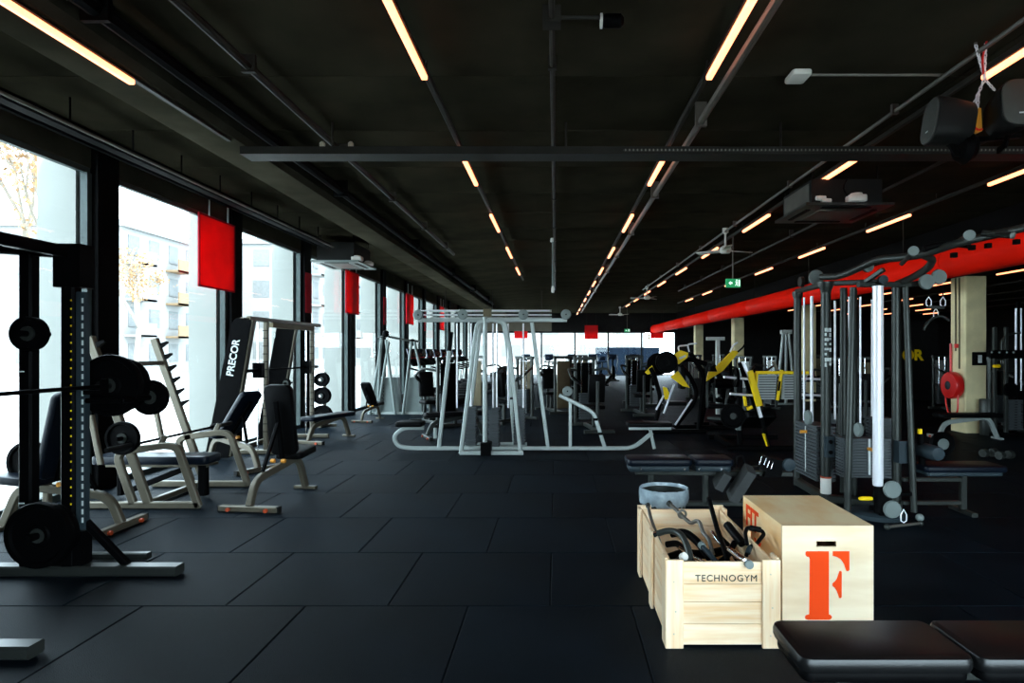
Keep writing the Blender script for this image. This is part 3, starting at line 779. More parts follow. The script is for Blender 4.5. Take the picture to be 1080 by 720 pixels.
part(t, 'weight_stack', stack(MB(), 3.36, 3.58, 6.5, 6.7, .25, .90, 18), 'stack_iron')
wt = part(t, 'grip_tube', MB().lathe([(.035, .33), (.046, .335), (.048, .35), (.048, 2.19), (.05, 2.21), (.02, 2.215)], (3.025, 5.8, 0), 'Z', 20), 'white_rod', label='long white vertical tube')
part(t, 'tube_socket', MB().cyl((3.025, 5.8, .08), (3.025, 5.8, .335), .036, 14), 'black_steel', under=wt)
for x, r in ((2.975, .012), (3.085, .010)): part(t, 'guide_rod', MB().cyl((x, 6.26, .74), (x, 6.26, 2.15), r, 10), 'white_rod')
part(t, 'guide_rod', MB().cyl((3.38, 6.6, .9), (3.38, 6.6, 2.15), .012, 10), 'white_rod')
part(t, 'pulley', MB().lathe([(.01, -.02), (.065, -.02), (.075, 0), (.065, .02), (.01, .02)], (2.99, 6.1, .82), 'X', 20), 'pulley_grey')
for z in (.31, .125):
    part(t, 'pulley', MB().lathe([(.01, -.022), (.076, -.02), (.083, 0), (.076, .02), (.01, .022)], (3.125, 5.74, z), 'Y', 26), 'pulley_grey')
part(t, 'pulley_bracket', MB().box(3.03, 3.14, 5.765, 5.80, .06, .40), 'black_steel')
yh = thing('stirrup_handle', 'yellow cable grip hanging low on the cable tower', 'cable handle', at(913, 525, 5.78), 0, None, w=True)
part(yh, 'grip', MB().lathe([(.006, -.068), (.016, -.06), (.02, -.03), (.02, .03), (.016, .06), (.006, .068)], at(913, 525.5, 5.78), 'X', 12), 'yellow_paint')
part(yh, 'strap', MB().cyl(at(920, 525.5, 5.78), at(927, 525.5, 5.80), .008, 8), 'black_steel')
part(t, 'base_plate', MB().lathe([(.001, 0), (.26, 0), (.26, .035), (.235, .05), (.001, .05)], (3.12, 6.0, 0), 'Z', 32), 'slate_plastic')
part(t, 'foot_ball', MB().ball((3.37, 5.72, .055), .037, 12), 'pulley_grey')
for a, b in (((3.0, 5.9, .1), (3.1, 5.76, .1)), ((3.05, 5.92, .22), (3.42, 5.95, .22))):
    part(t, 'low_arm', MB().bar([a, b], .04, .04), 'black_steel')
hb = thing('pulldown_attachment', 'short straight cable bar with knobs lying on the floor below the white tube', 'cable handle', (3.14, 5.55, 0), 0, None, w=True)
part(hb, 'shaft', MB().cyl((2.95, 5.50, .030), (3.32, 5.62, .030), .013, 12), 'conduit_steel')
for p in ((2.95, 5.50, .03), (3.32, 5.62, .03)): part(hb, 'knob', MB().ball(p, .026, 12), 'grey_steel')
carabiner(hb, (3.135, 5.565, .11), .12, .05)
# top: curved tube and chin-up arms
part(t, 'top_arch', MB().tube(fillet([at(866, 292, 6.5), at(884, 292, 6.3), at(908, 282, 6.05), at(926, 273, 5.8), at(948, 272, 5.6), at(975, 268, 5.4), at(1010, 256, 5.2), at(1090, 238, 5.0)], .2, 5), .034, 12), G)
part(t, 'top_arch', MB().tube(fillet([(3.42, 6.2, 2.27), at(962, 293, 5.9), at(980, 282, 5.7), at(984, 273, 5.5), at(972, 268, 5.45)], .15, 5), .034, 12), G)
part(t, 'top_brace', MB().bar([at(905, 300, 6.05), at(958, 300, 6.1)], .06, .05), G)
part(t, 'top_brace', MB().bar([at(913, 297, 6.05), at(932, 284, 5.9)], .05, .04), G)
part(t, 'chin_up_bar', MB().tube(fillet([at(974, 263, 5.3), at(985, 259, 5.3), at(1003, 256.5, 5.3), at(1022, 259, 5.3)], .1, 5), .026, 12), 'vinyl_black')
def grip(a, b, r, cap):
    g = part(t, 'chin_up_grip', MB().cyl(a, b, r, 14), 'grey_steel')
    d = (Vector(b) - Vector(a)).normalized()
    part(t, 'grip_end', MB().cyl(Vector(b) - d * .005, Vector(b) + d * .02, cap, 18), 'pulley_grey', under=g)
grip(at(951, 278, 5.6), at(963, 265, 5.25), .02, .042)
grip(at(1013, 253, 5.3), at(1022, 248, 5.0), .02, .042)
grip(at(1036, 246, 5.1), at(1067, 248, 4.95), .026, .028)
for px, py in ((1006, 269), (1025, 261), (1072, 255), (1042, 259)):
    part(t, 'arm_bracket', MB().cbox(at(px, py, 5.2), .04, .04, .04), 'black_steel')
part(t, 'pulley', MB().lathe([(.01, -.02), (.055, -.02), (.055, .02), (.01, .02)], at(915, 281, 6.1), 'Y', 20), 'pulley_grey')
part(t, 'pulley', MB().lathe([(.01, -.02), (.045, -.02), (.045, .02), (.01, .02)], at(931, 295, 6.0), 'Y', 20), 'slate_plastic')
# lat pulldown arm
part(t, 'pulldown_arm', MB().bar([(3.42, 6.2, 2.25), (3.85, 6.15, 2.31)], .06, .05), G)
for px, py in ((977, 297), (990, 292)):
    part(t, 'pulley', MB().lathe([(.01, -.022), (.07, -.02), (.077, 0), (.07, .02), (.01, .022)], at(px, py, 6.05), 'Y', 24), 'pulley_grey')
for px in (979.5, 994.5): part(t, 'cable', MB().cyl(at(px, 300, 6.05), at(px, 311, 6.05), .006, 6), 'black_steel')
lb = thing('lat_bar', 'curved pulldown bar hanging on carabiners from the cable tower', 'cable handle', at(987, 335, 6.05), 0, None, w=True)
for px in (979.5, 994.5): carabiner(lb, at(px, 318, 6.05), .095, .05)
part(lb, 'yoke', MB().bar([at(978, 324, 6.05), at(996, 324, 6.05)], .025, .03), 'grey_steel')
carabiner(lb, at(987, 330, 6.05), .095, .045)
part(lb, 'curved_shaft', MB().tube(fillet([at(974, 348, 6.05), at(978, 340, 6.05), at(986, 334, 6.05), at(994, 333, 6.05), at(1001, 338, 6.05)], .08, 4), .014, 10), 'grey_steel')
# pulldown seat
part(t, 'seat_pad', MB().pad(.80, .34, .06, Matrix.Translation((3.965, 6.1, .455)), .05, .018), 'vinyl_skylit')
part(t, 'seat_shell', MB().pad(.74, .28, .04, Matrix.Translation((3.965, 6.1, .405)), .04, .012), 'slate_plastic')
part(t, 'seat_post', MB().bar([(4.02, 6.1, .40), (4.02, 6.1, .02)], .06, .06), G)
part(t, 'seat_foot', MB().bar([(4.02, 5.92, .02), (4.02, 6.28, .02)], .06, .04), G)
part(t, 'seat_rail', MB().bar([(3.42, 6.1, .33), (4.02, 6.1, .33)], .05, .04), G)
part(t, 'seat_rail', MB().bar([(3.42, 6.1, .10), (4.02, 6.1, .10)], .05, .04), G)
part(t, 'thigh_post', MB().bar([(3.62, 6.1, .44), (3.60, 6.1, .78)], .05, .05), 'black_steel')
part(t, 'thigh_cap', MB().cbox((3.595, 6.1, .80), .03, .03, .06), 'yellow_paint')
part(t, 'thigh_pad', MB().lathe([(.02, -.17), (.06, -.165), (.072, -.14), (.072, .14), (.06, .165), (.02, .17)], (3.63, 6.02, .62), 'Y', 18), 'slate_plastic')

# ================================================================== SILVER MULTI-STATION FRAME IN THE MIDDLE
t = thing('multi_gym', 'pale silver multi-station gym frame with pulley beam and two small seats', 'multi gym', (-1.0, 9.8, 0), w=True)
S_, YE = 'silver_frame', 9.7
def e(px, py, y=YE): return at(px, py, y)
part(t, 'base_rail', MB().bar(fillet([e(447, 451), e(425, 451), e(415, 460), e(419, 470), e(432, 472.5), e(668, 472.5), e(688, 456)], .14, 5), .06, .06), S_)
part(t, 'front_foot', MB().bar([e(485, 477.5, 9.45), e(552, 477.5, 9.45)], .05, .06), S_)
part(t, 'rear_foot', MB().bar([(-1.55, 10.4, .03), (-.5, 10.4, .03)], .06, .06), S_)
part(t, 'cross_foot', MB().bar([(-1.05, 9.45, .04), (-1.05, 10.4, .04)], .06, .06), S_)
part(t, 'seat_pad', MB().pad(.42, .34, .075, Matrix.Translation(e(433, 446.5)), .05), 'vinyl_black')
part(t, 'seat_pad', MB().pad(.70, .34, .065, Matrix.Translation(e(684.5, 447)), .05), 'vinyl_black')
part(t, 'seat_rail', MB().bar([e(663, 451.5), e(708, 451.5)], .05, .05), S_)
part(t, 'seat_strut', MB().bar([e(685.5, 452), e(690, 473)], .05, .05), S_)
part(t, 'seat_strut', MB().bar([e(459, 451), e(459, 462)], .05, .05), S_)
part(t, 'mast', MB().cyl(e(511.5, 334, 9.5), e(511.5, 474, 9.5), .036, 14), S_)
part(t, 'mast_shoe', MB().box(-1.16, -1.0, 9.40, 9.56, 0, .20), 'black_steel')
part(t, 'mast_cap', MB().cbox(e(514, 330, 9.55), .12, .12, .12), 'tan_shroud')
for y, (tx, bx) in ((9.5, (504, 486)), (10.35, (508, 492))):
    part(t, 'frame_leg', MB().bar(fillet([e(516, 338, y), e(tx, 339, y), e(tx - 2.5, 352, y), e(bx, 478 if y < 10 else 472, y)], .12, 5), .06, .06), S_)
for y, pts in ((9.5, [(521, 338), (533, 340), (538, 369), (549, 478)]), (10.35, [(521, 338), (531, 340), (535, 365), (543, 471)])):
    part(t, 'frame_leg', MB().bar(fillet([e(a, b, y) for a, b in pts], .12, 5), .06, .06), S_)
part(t, 'outer_post', MB().bar([e(474, 369), e(463, 472)], .06, .06), S_)
part(t, 'post_sleeve', MB().bar([e(476, 350), e(474, 370)], .065, .065), 'black_steel')
part(t, 'outer_post', MB().bar([e(561, 340), e(578, 472)], .06, .06), S_)
part(t, 'top_beam', MB().bar([e(441, 337.5), e(598, 337.5)], .06, .06), S_)
for py in (327.5, 332):
    part(t, 'top_rail', MB().cyl(e(442, py, 9.75), e(580, py, 9.75), .011, 8), 'white_rod')
for px, py in ((441, 332), (488, 331.5), (552, 331.5), (597, 331.5)):
    pl = part(t, 'pulley', MB().lathe([(.01, -.025), (.07, -.025), (.08, -.01), (.08, .01), (.07, .025), (.01, .025)], e(px, py, 9.6), 'Y', 24), 'pulley_grey')
    part(t, 'pulley_axle', MB().cyl(e(px, py, 9.565), e(px, py, 9.63), .012, 8), 'black_steel', under=pl)
for px, y in ((482, 9.8), (497, 10.0), (520, 9.6), (524, 9.9), (552, 9.7), (536, 10.1)):
    part(t, 'guide_rod', MB().cyl(e(px, 341, y), e(px, 430, y), .013, 8), 'white_rod')
for px, y in ((497, 9.9), (521, 9.75), (548, 9.95)):
    part(t, 'weight_stack', stack(MB(), e(px - 6, 400, y).x, e(px + 6, 400, y).x, y - .08, y + .1, .10, .72, 12), 'stack_iron')
part(t, 'stack_pin', MB().cbox(e(517, 430, 9.6), .05, .05, .05), 'slate_plastic')
for px in (489, 541): part(t, 'rubber_stop', MB().cbox(e(px, 420, 9.55), .09, .09, .03), 'black_steel')
part(t, 'row_post', MB().bar([e(601.5, 424), e(601.5, 472)], .05, .05), S_)
part(t, 'row_arm', MB().bar(fillet([e(590, 416.5), e(622, 432.5), e(627, 437), e(638, 472)], .08, 4), .06, .06), S_)
for q in (e(628, 442), e(633, 457)): part(t, 'rubber_stop', MB().cbox(q, .075, .075, .04), 'black_steel')
pl = part(t, 'pulley', MB().lathe([(.01, -.025), (.07, -.025), (.08, -.01), (.08, .01), (.07, .025), (.01, .025)], e(598.5, 412.5, 9.62), 'Y', 24), 'pulley_grey')
part(t, 'pulley_axle', MB().cyl(e(598.5, 412.5, 9.58), e(598.5, 412.5, 9.65), .012, 8), 'black_steel', under=pl)

# ================================================================== POWER RACK BY THE WINDOWS
t = thing('power_rack', 'black power rack with numbered upright beside the side windows', 'power rack', (-3.55, 3.85, 0), w=True)
K = 'black_steel'
for y in (3.22, 4.4):
    part(t, 'upright', MB().bar([(-3.765, y, .06), (-3.765, y, 2.33)], .095, .09), K)
    part(t, 'upright', MB().bar([(-3.465, y, .06), (-3.465, y, 2.34)], .10, .09), K)
    gp = part(t, 'gauge_plate', MB().box(-3.42, -3.355, y - .02, y + .03, .33, 2.02), 'slate_plastic', label='grey perforated gauge strip')
    m = MB(); m2 = MB()
    for i in range(27):
        z = .38 + i * .06
        m.box(-3.375, -3.362, y - .0225, y - .018, z, z + .036)
        m2.box(-3.434, -3.426, y - .049, y - .044, z + .012, z + .024)
    part(t, 'hole_row', m, 'print_white', under=gp, kind='stuff'); part(t, 'number_row', m2, 'yellow_paint', under=gp, kind='stuff')
    part(t, 'top_block', MB().box(-3.54, -3.35, y - .07, y + .07, 2.05, 2.355), K)
    ft = part(t, 'foot_rail', MB().bar([(-4.25, y, .042), (-2.69 if y > 4 else -2.72, y, .042)], .11, .07), 'grey_steel')
    part(t, 'levelling_foot', MB().cyl((-2.76, y, 0), (-2.76, y, .02), .03, 10), K, under=ft)
    part(t, 'gusset', MB().bar([(-3.42, y + .02, .42), (-3.08, y + .02, .07)], .05, .05), K)
    part(t, 'shroud', MB().box(-3.72, -3.36, y - .04, y + .06, .08, .32), K)
    part(t, 'j_hook', MB().prism([(-3.36, y - .03, 1.29), (-3.22, y - .03, 1.29), (-3.22, y - .03, 1.40), (-3.24, y - .03, 1.40), (-3.24, y - .03, 1.32), (-3.36, y - .03, 1.32)], (0, .06, 0)), K)
    for z in (1.45, 1.74, .52): part(t, 'rack_label', MB().box(-3.80, -3.76, y - .049, y - .044, z, z + .008), 'print_white')
    part(t, 'top_beam', MB().bar([(-4.3, y, 2.36), (-3.40, y, 2.30)], .09, .09), K)
part(t, 'cross_foot', MB().bar([(-4.25, 3.22, .04), (-4.25, 4.4, .04)], .09, .06), K)
part(t, 'rear_foot', MB().bar([(-3.6, 4.72, .035), (-3.12, 4.72, .035)], .06, .05), 'grey_steel')
part(t, 'cross_beam', MB().bar([(-3.47, 3.22, 2.30), (-3.47, 4.4, 2.30)], .08, .08), K)
part(t, 'cross_beam', MB().bar([(-4.25, 3.22, 2.34), (-4.25, 4.4, 2.34)], .08, .08), K)
for y in (3.22, 4.4): part(t, 'upright', MB().bar([(-4.25, y, .06), (-4.25, y, 2.34)], .09, .09), K)
part(t, 'weight_horn', MB().cyl((-3.66, 4.20, 1.72), (-3.66, 4.44, 1.72), .022, 10), K)
part(t, 'weight_horn', MB().cyl((-3.54, 4.12, .34), (-3.54, 4.44, .34), .024, 10), K)
part(t, 'weight_horn', MB().cyl((-3.36, 4.40, 1.245), (-3.10, 4.40, 1.245), .02, 10).cyl((-3.11, 4.40, 1.245), (-3.11, 4.80, 1.245), .022, 10), K)
barbell('black barbell racked across the hooks of the power rack', (-3.29, 2.66, 1.345), (-3.29, 4.86, 1.345))
weight_plate('big black weight plate on the far end of the racked barbell', (-3.29, 4.55, 1.345), .228)
weight_plate('second black weight plate outside the big one on the racked barbell', (-3.29, 4.675, 1.345), .20)
weight_plate('big black weight plate on the camera-side end of the racked barbell', (-3.29, 2.90, 1.345), .225)
weight_plate('small black plate on the upper horn of the power rack', (-3.66, 4.28, 1.72), .118, th=.07)
weight_plate('large black plate on the low horn of the power rack', (-3.54, 4.22, .34), .225, th=.06)
weight_plate('black plate stored behind the large one on the low horn of the rack', (-3.54, 4.295, .34), .20)
weight_plate('medium black plate hung on the side horn beyond the numbered upright', (-3.11, 4.72, 1.245), .135)
bench('upright-backed dark bench standing inside the window end of the power rack', (-3.90, 5.52, 0), 90, 78)

# ---- plate tree between rack and window
def plate_tree(label, x, y, plates, h=1.0):
    t = thing('plate_tree', label, 'plate rack', (x, y, 0), w=True)
    part(t, 'post', MB().bar([(x, y, .03), (x, y, h)], .06, .06), 'champagne_steel')
    part(t, 'base', MB().bar([(x - .25, y, .03), (x + .25, y, .03)], .06, .05).bar([(x, y - .28, .03), (x, y + .28, .03)], .06, .05), 'champagne_steel')
    for z, r, n in plates: part(t, 'horn', MB().cyl((x, y - .27, z), (x, y + .05, z), .022, 10), 'chrome')
    return t
plate_tree('short plate rack between the power rack and the window glass', -4.75, 5.75, ((.60, .2, 1),), .8)
weight_plate('black grip plate on the short rack by the window glass', (-4.75, 5.55, .60), .19)

# ================================================================== INCLINE PRESS BENCH
t = thing('press_bench', 'champagne steel press bench with leaning hooked uprights and arched side frames', 'press bench', (-4.1, 6.75, 0), w=True)
C = 'champagne_steel'
for y in (6.25, 7.25):
    part(t, 'side_frame', MB().bar(fillet([(-4.29, y, .05), (-4.47, y, .57), (-3.95, y, .645), (-3.84, y, .62), (-3.63, y, .02)], .12, 5), .07, .06), C)
    part(t, 'base_rail', MB().bar([(-4.75, y, .04), (-3.62, y, .04)], .06, .07), C)
    a, b = Vector((-4.14, y, .06)), Vector((-4.73, y, 1.74))
    up = part(t, 'leaning_upright', MB().bar([a, b], .085, .06), C)
    d = (b - a).normalized()
    for k in range(6):
        q = a + d * (1.70 - k * .145)
        part(t, 'bar_hook', MB().prism([q + Vector((.03, -.02, -.05)), q + Vector((.13, -.02, .03)), q + Vector((.125, -.02, .05)), q + Vector((.03, -.02, .02))], (0, .04, 0)), K, under=up)
    part(t, 'bar_rest', MB().bar([(-4.02, y, .64), (-3.97, y, .74)], .05, .04), C)
    part(t, 'front_post', MB().bar([(-4.62, y, .45), (-4.72, y, .95)], .05, .05), C)
part(t, 'cross_tube', MB().bar([(-4.63, 6.25, 1.46), (-4.63, 7.25, 1.46)], .05, .05), C)
part(t, 'cross_tube', MB().bar([(-4.2, 6.25, .04), (-4.2, 7.25, .04)], .06, .06), C)
part(t, 'bench_pad', MB().pad(1.25, .32, .09, Matrix.Translation((-4.35, 6.72, .43)), .06), 'vinyl_skylit')
part(t, 'bench_frame', MB().bar([(-4.9, 6.72, .36), (-3.8, 6.72, .36)], .06, .05), C)
part(t, 'bench_leg', MB().bar([(-3.85, 6.72, .36), (-3.85, 6.72, .03)], .09, .09), K)
part(t, 'bench_leg', MB().bar([(-4.75, 6.72, .36), (-4.75, 6.72, .03)], .06, .06), K)
part(t, 'brace', MB().bar([(-4.6, 6.72, .10), (-4.0, 6.72, .34)], .07, .06), K)
part(t, 'storage_horn', MB().cyl((-4.28, 6.22, .74), (-4.28, 5.98, .74), .022, 10), 'black_steel')
part(t, 'horn_stem', MB().bar([(-4.42, 6.25, .60), (-4.28, 6.22, .74)], .04, .04), C)
weight_plate('black plate on the low storage horn of the press bench', (-4.28, 6.08, .74), .165)
barbell('dark barbell lying across the arched side frames of the press bench', (-4.2, 5.75, .672), (-4.2, 7.95, .672))
# pad roller on the far side of the press bench
bench('dark incline bench with skylight-tinted pads standing under the slanted smith columns', (-3.95, 8.15, 0), 62, 48)
bench('adjustable bench with raised black backrest and orange end wheels on open floor', (-3.05, 6.12, 0), -7, 80, padm='vinyl_black')

# ================================================================== SMITH MACHINE
t = thing('smith_machine', 'smith machine with two slanted black columns and bar in front of the windows', 'smith machine', (-4.9, 10.9, 0), w=True)
def column(y, xa, xb, xc, xd):
    pts = [(xa, y, .04), (xb, y, .04), (xd + .01, y, 2.02), (xd - .02, y, 2.08), (xc + .06, y, 2.08), (xc - .01, y, 2.0)]
    c = part(t, 'slanted_column', MB().prism(pts, (0, .12, 0)), 'black_steel')
    part(t, 'column_trim', MB().bar([(xb + .015, y + .06, .06), (xd + .02, y + .06, 2.05)], .03, .10), 'champagne_steel', under=c)
    return c
c1 = column(9.0, -5.14, -4.80, -4.74, -4.47); c2 = column(10.8, -5.27, -4.93, -4.90, -4.60)
ang = math.atan2(1.98, .37)
M = Matrix.Translation((-4.72, 8.998, 1.50)) @ Matrix.Rotation(R(90), 4, 'X') @ Matrix.Rotation(ang, 4, 'Z')
lettering(t, 'PRECOR', .145, M, 'print_white', under=c1, bold=.003)
for y in (9.55, 11.35):
    part(t, 'front_post', MB().bar([(-4.50, y, .05), (-4.50, y, 2.07)], .07, .06), C)
    m = MB()
    for i in range(14): m.box(-4.54, -4.46, y - .036, y - .03, .35 + i * .12, .36 + i * .12)
    part(t, 'peg_hole_row', m, K, kind='stuff')
    part(t, 'guide_cable', MB().cyl((-4.54, y - .18, .1), (-4.54, y - .18, 2.08), .012, 8), 'chrome')
    part(t, 'base_rail', MB().bar([(-5.2, y, .04), (-4.2, y, .04)], .08, .07), C)
    part(t, 'top_rail', MB().bar([(-4.50, y, 2.07), (-4.62, y - .5, 2.07)], .05, .05), C)
    part(t, 'bar_carriage', MB().box(-4.60, -4.46, y - .23, y - .13, 1.19, 1.42), K)
part(t, 'top_beam', MB().bar([(-4.50, 9.0, 2.08), (-4.50, 11.7, 2.08)], .06, .06), C)
part(t, 'top_panel', MB().box(-4.54, -4.46, 9.7, 11.3, 1.97, 2.045), 'tan_shroud')
part(t, 'base_rail', MB().bar([(-5.1, 9.0, .04), (-5.1, 11.4, .04)], .08, .07), C)
part(t, 'lift_bar', MB().cyl((-4.53, 9.1, 1.305), (-4.53, 11.65, 1.305), .016, 10), K)
for y in (9.22, 11.5): part(t, 'bar_sleeve', MB().cyl((-4.53, y - .16, 1.305), (-4.53, y + .16, 1.305), .027, 12), K)
weight_plate('small black plate on the carriage of the smith machine', (-4.70, 10.7, 1.04), .085)
part(t, 'storage_horn', MB().cyl((-4.70, 10.62, 1.04), (-4.70, 10.95, 1.04), .015, 8), K)
bench('flat bench under the smith machine bar near the plate tree', (-4.25, 10.55, 0), -20, None)
plate_tree('plate tree holding graded black plates beyond the smith machine', -4.93, 13.1, ((1.0, .12, 1), (.66, .15, 1), (.245, .2, 1)), 1.15)
for z, r, w in ((1.0, .145, 'smallest plate at the top of the plate tree'), (.66, .18, 'middle-sized plate halfway up the plate tree'), (.245, .215, 'largest plate at the bottom of the plate tree')):
    weight_plate(w, (-4.93, 12.95, z), r, th=.14)
bench('small dark bench with raised back against the window bay beyond the plate tree', (-4.35, 13.75, 0), -12, 55, padm='vinyl_black', s=.8)

# ================================================================== FUNCTIONAL TRAINER
t = thing('functional_trainer', 'silver dual cable trainer with pale shrouds against the rear side windows', 'cable machine', (-4.1, 15.8, 0), w=True)
Yt = 15.6
def q(px, py, y=Yt): return at(px, py, y)
tower = []
for i, (x0, x1) in enumerate(((395, 419), (428, 443))):
    sh = part(t, 'tower_shroud', MB().prism([q(x0 - 3, 436), q(x1 + 2, 436), q(x1, 398), q(x0, 398)], (0, .3, 0)), 'pulley_grey'); tower.append(sh)
for a, b in (((403, 358), (390, 437)), ((407, 358), (417, 437)), ((410, 360), (398, 437)), ((434, 360), (425, 437)), ((437, 360), (452, 430)), ((402, 356), (398, 437))):
    part(t, 'slanted_tube', MB().tube([q(a[0], a[1], Yt - .08), q(b[0], b[1], Yt - .08)], .035, 10), 'pulley_grey')
part(t, 'crossbar', MB().tube(fillet([q(398, 357), q(406, 354), q(420, 357), q(432, 359), q(442, 360)], .1, 4), .028, 10), 'grey_steel')
for p in ((407, 352), (435, 361)): part(t, 'pulley_block', MB().ball(q(*p), .09, 12), K)
part(t, 'base_bar', MB().bar([q(388, 436), q(452, 436)], .08, .08), S_)
M = Matrix.Translation(q(402.5, 416, Yt - .002)) @ Matrix.Rotation(R(90), 4, 'X') @ Matrix.Rotation(R(-90), 4, 'Z')
lettering(t, 'PRECOR', .15, M, 'print_black', under=tower[0], bold=.003)

# ================================================================== YELLOW PLATE-LOADED MACHINES
Ya = 12.0
def y1(px, py, d=0): return at(px, py, Ya + d)
Y_ = 'yellow_paint'
t = thing('row_machine', 'black plate-loaded machine with three yellow shrouds and a round plate', 'weight machine', y1(715, 456) * Vector((1, 1, 0)) if False else (2.35, 12.2, 0), w=True)
for poly, d in (([(706, 377), (717.5, 369), (726, 372), (725, 377), (716, 384)], .05), ([(707, 397.5), (715, 391), (727.5, 409), (720, 407)], .0), ([(680, 392.5), (687.5, 385), (691, 392), (683, 395)], .3), ([(699, 408), (703, 409), (705.5, 414), (705, 421), (701, 421)], .2)):
    part(t, 'yellow_shroud', MB().prism([y1(a, b, d) for a, b in poly], (.03, .14, 0)), Y_)
part(t, 'hub', MB().cyl(y1(703, 382, -.08), y1(703, 382, .5), .05, 14), K)
for pts, r in (([(737, 452), (743, 395), (728, 372)], .05), ([(712, 450), (732, 425), (735, 412), (727, 395), (718, 385)], .045), ([(690, 452), (697, 420), (690, 395), (686, 388)], .045), ([(745, 384), (728, 378), (712, 380), (692, 378)], .05)):
    part(t, 'lever', MB().tube(fillet([y1(a, b, .25) for a, b in pts], .15, 4), r, 10), K)
for a, b in (((700, 436), (711, 405)), ((692, 432), (700, 417)), ((712, 448), (730, 421))):
    part(t, 'chrome_rod', MB().cyl(y1(*a), y1(*b), .018, 8), 'white_rod')  # chrome's bright reflections painted as white
part(t, 'seat_pad', MB().pad(.40, .35, .08, Matrix.Translation(y1(712, 425, .3)), .05), 'vinyl_black')
part(t, 'chest_pad', MB().pad(.10, .30, .45, Matrix.Translation(y1(719, 398, .35)), .03), 'vinyl_black')
part(t, 'base_frame', MB().bar([(1.75, 12.0, .04), (2.9, 12.0, .04)], .09, .08).bar([(1.75, 12.7, .04), (2.9, 12.7, .04)], .09, .08).bar([(2.3, 12.0, .04), (2.3, 12.7, .04)], .09, .08), K)
for px, py in ((727, 363), (717, 365)): part(t, 'handle', MB().tube(fillet([y1(px, py + 8, .2), y1(px - 2, py, .2), y1(px + 8, py - 1, .2)], .05, 3), .016, 8), 'white_rod')
part(t, 'decal', MB().prism([y1(716, 377, .04), y1(723, 374, .04), y1(723.5, 376, .04), y1(717, 379, .04)], (0, .01, 0)), 'print_white')
weight_plate('round black plate on the arm of the machine with three yellow shrouds', y1(703, 382, -.03), .215)
weight_plate('black plate partly hidden behind the round one on the same yellow-shrouded machine', y1(694, 384, .35), .225)

Yc = 12.6
def y2(px, py, d=0): return at(px, py, Yc + d)
t = thing('pulldown_machine', 'plate-loaded machine with one long slanting yellow arm cover', 'weight machine', (3.3, 12.8, 0), w=True)
part(t, 'arm_cover', MB().prism([y2(745, 402), y2(747.5, 392), y2(757, 392), y2(755, 387), y2(773, 369.5), y2(780.5, 370), y2(762.5, 391)], (.03, .18, 0)), Y_)
for pts in ([(770, 371), (773, 364), (778, 361)], [(778, 371), (784, 366), (787, 360)]): part(t, 'handle', MB().tube(fillet([y2(a, b) for a, b in pts], .05, 3), .018, 8), 'white_rod' if pts[0][0] == 770 else K)
for pts, r in (([(738, 452), (748, 402)], .05), ([(768, 448), (760, 398), (752, 385)], .05), ([(742, 420), (775, 424)], .045), ([(775, 450), (770, 380)], .04)):
    part(t, 'frame_tube', MB().tube([y2(a, b, .15) for a, b in pts], r, 10), K)
for a, b in (((746, 430), (746, 403)), ((764, 434), (768, 410)), ((754, 424), (752, 404))): part(t, 'frame_leg', MB().bar([y2(*a), y2(*b)], .05, .05), 'grey_steel')
part(t, 'base_frame', MB().bar([(2.95, 12.6, .04), (3.75, 12.6, .04)], .09, .08).bar([(2.95, 13.2, .04), (3.75, 13.2, .04)], .09, .08).bar([(3.3, 12.6, .04), (3.3, 13.2, .04)], .09, .08), K)
part(t, 'seat_pad', MB().pad(.42, .35, .08, Matrix.Translation(y2(756, 428, .1)), .05), 'vinyl_black')
part(t, 'roller_pad', MB().lathe([(.02, -.2), (.09, -.2), (.1, -.15), (.1, .15), (.09, .2), (.02, .2)], y2(764, 404, -.05), 'X', 16), 'vinyl_black')
part(t, 'lat_frame', MB().bar(fillet([y2(745, 357, 3.0), y2(764, 357, 3.0)], .1), .09, .09).bar([y2(757, 358, 3), y2(757, 440, 3)], .1, .1), 'pale_shroud')

Yl = 9.9
def y3(px, py, d=0): return at(px, py, Yl + d)
t = thing('leg_press', 'leg press with ribbed grey foot plates in a yellow frame beside the cable tower', 'leg press', (3.25, 10.2, 0), w=True)
for xa, xb in ((799.5, 819.5), (826.5, 851)):
    f = part(t, 'foot_plate', MB().prism([y3(xa, 395), y3(xb, 395), y3(xb - 2, 421), y3(xa - 2, 421)], (0, .04, 0)), 'ribbed_grey')
    m = MB()
    for i in range(9):
        yy = 396.8 + i * 2.7
        m.prism([y3(xa + 1, yy, -.006), y3(xb - 1, yy, -.006), y3(xb - 1, yy + 1.0, -.006), y3(xa + 1, yy + 1.0, -.006)], (0, .008, 0))
    part(t, 'rib_row', m, 'stack_iron', under=f)
part(t, 'top_trim', MB().bar([y3(797, 392.8), y3(853, 392.8)], .03, .05), Y_)
part(t, 'side_trim', MB().bar([y3(798.6, 393), y3(796.5, 421)], .025, .05), Y_)
part(t, 'centre_post', MB().bar([y3(824.5, 390), y3(820, 422)], .045, .05), Y_)
part(t, 'centre_inlay', MB().bar([y3(822.5, 402, -.03), y3(821, 412, -.03)], .03, .02), K)
part(t, 'slanting_rail', MB().bar([y3(790.5, 391), y3(801, 428)], .10, .07), Y_)
part(t, 'slanting_rail', MB().bar([y3(796, 393, .1), y3(801, 408, .1)], .06, .06), Y_)
part(t, 'guide_rod', MB().bar([y3(799, 427), y3(803, 441)], .05, .05), 'white_rod')
part(t, 'guide_rod', MB().bar([y3(783.5, 381), y3(790, 397)], .045, .05), 'white_rod')
part(t, 'guide_rod', MB().bar([y3(815.5, 381, .3), y3(821, 392, .3)], .045, .05), 'champagne_steel')
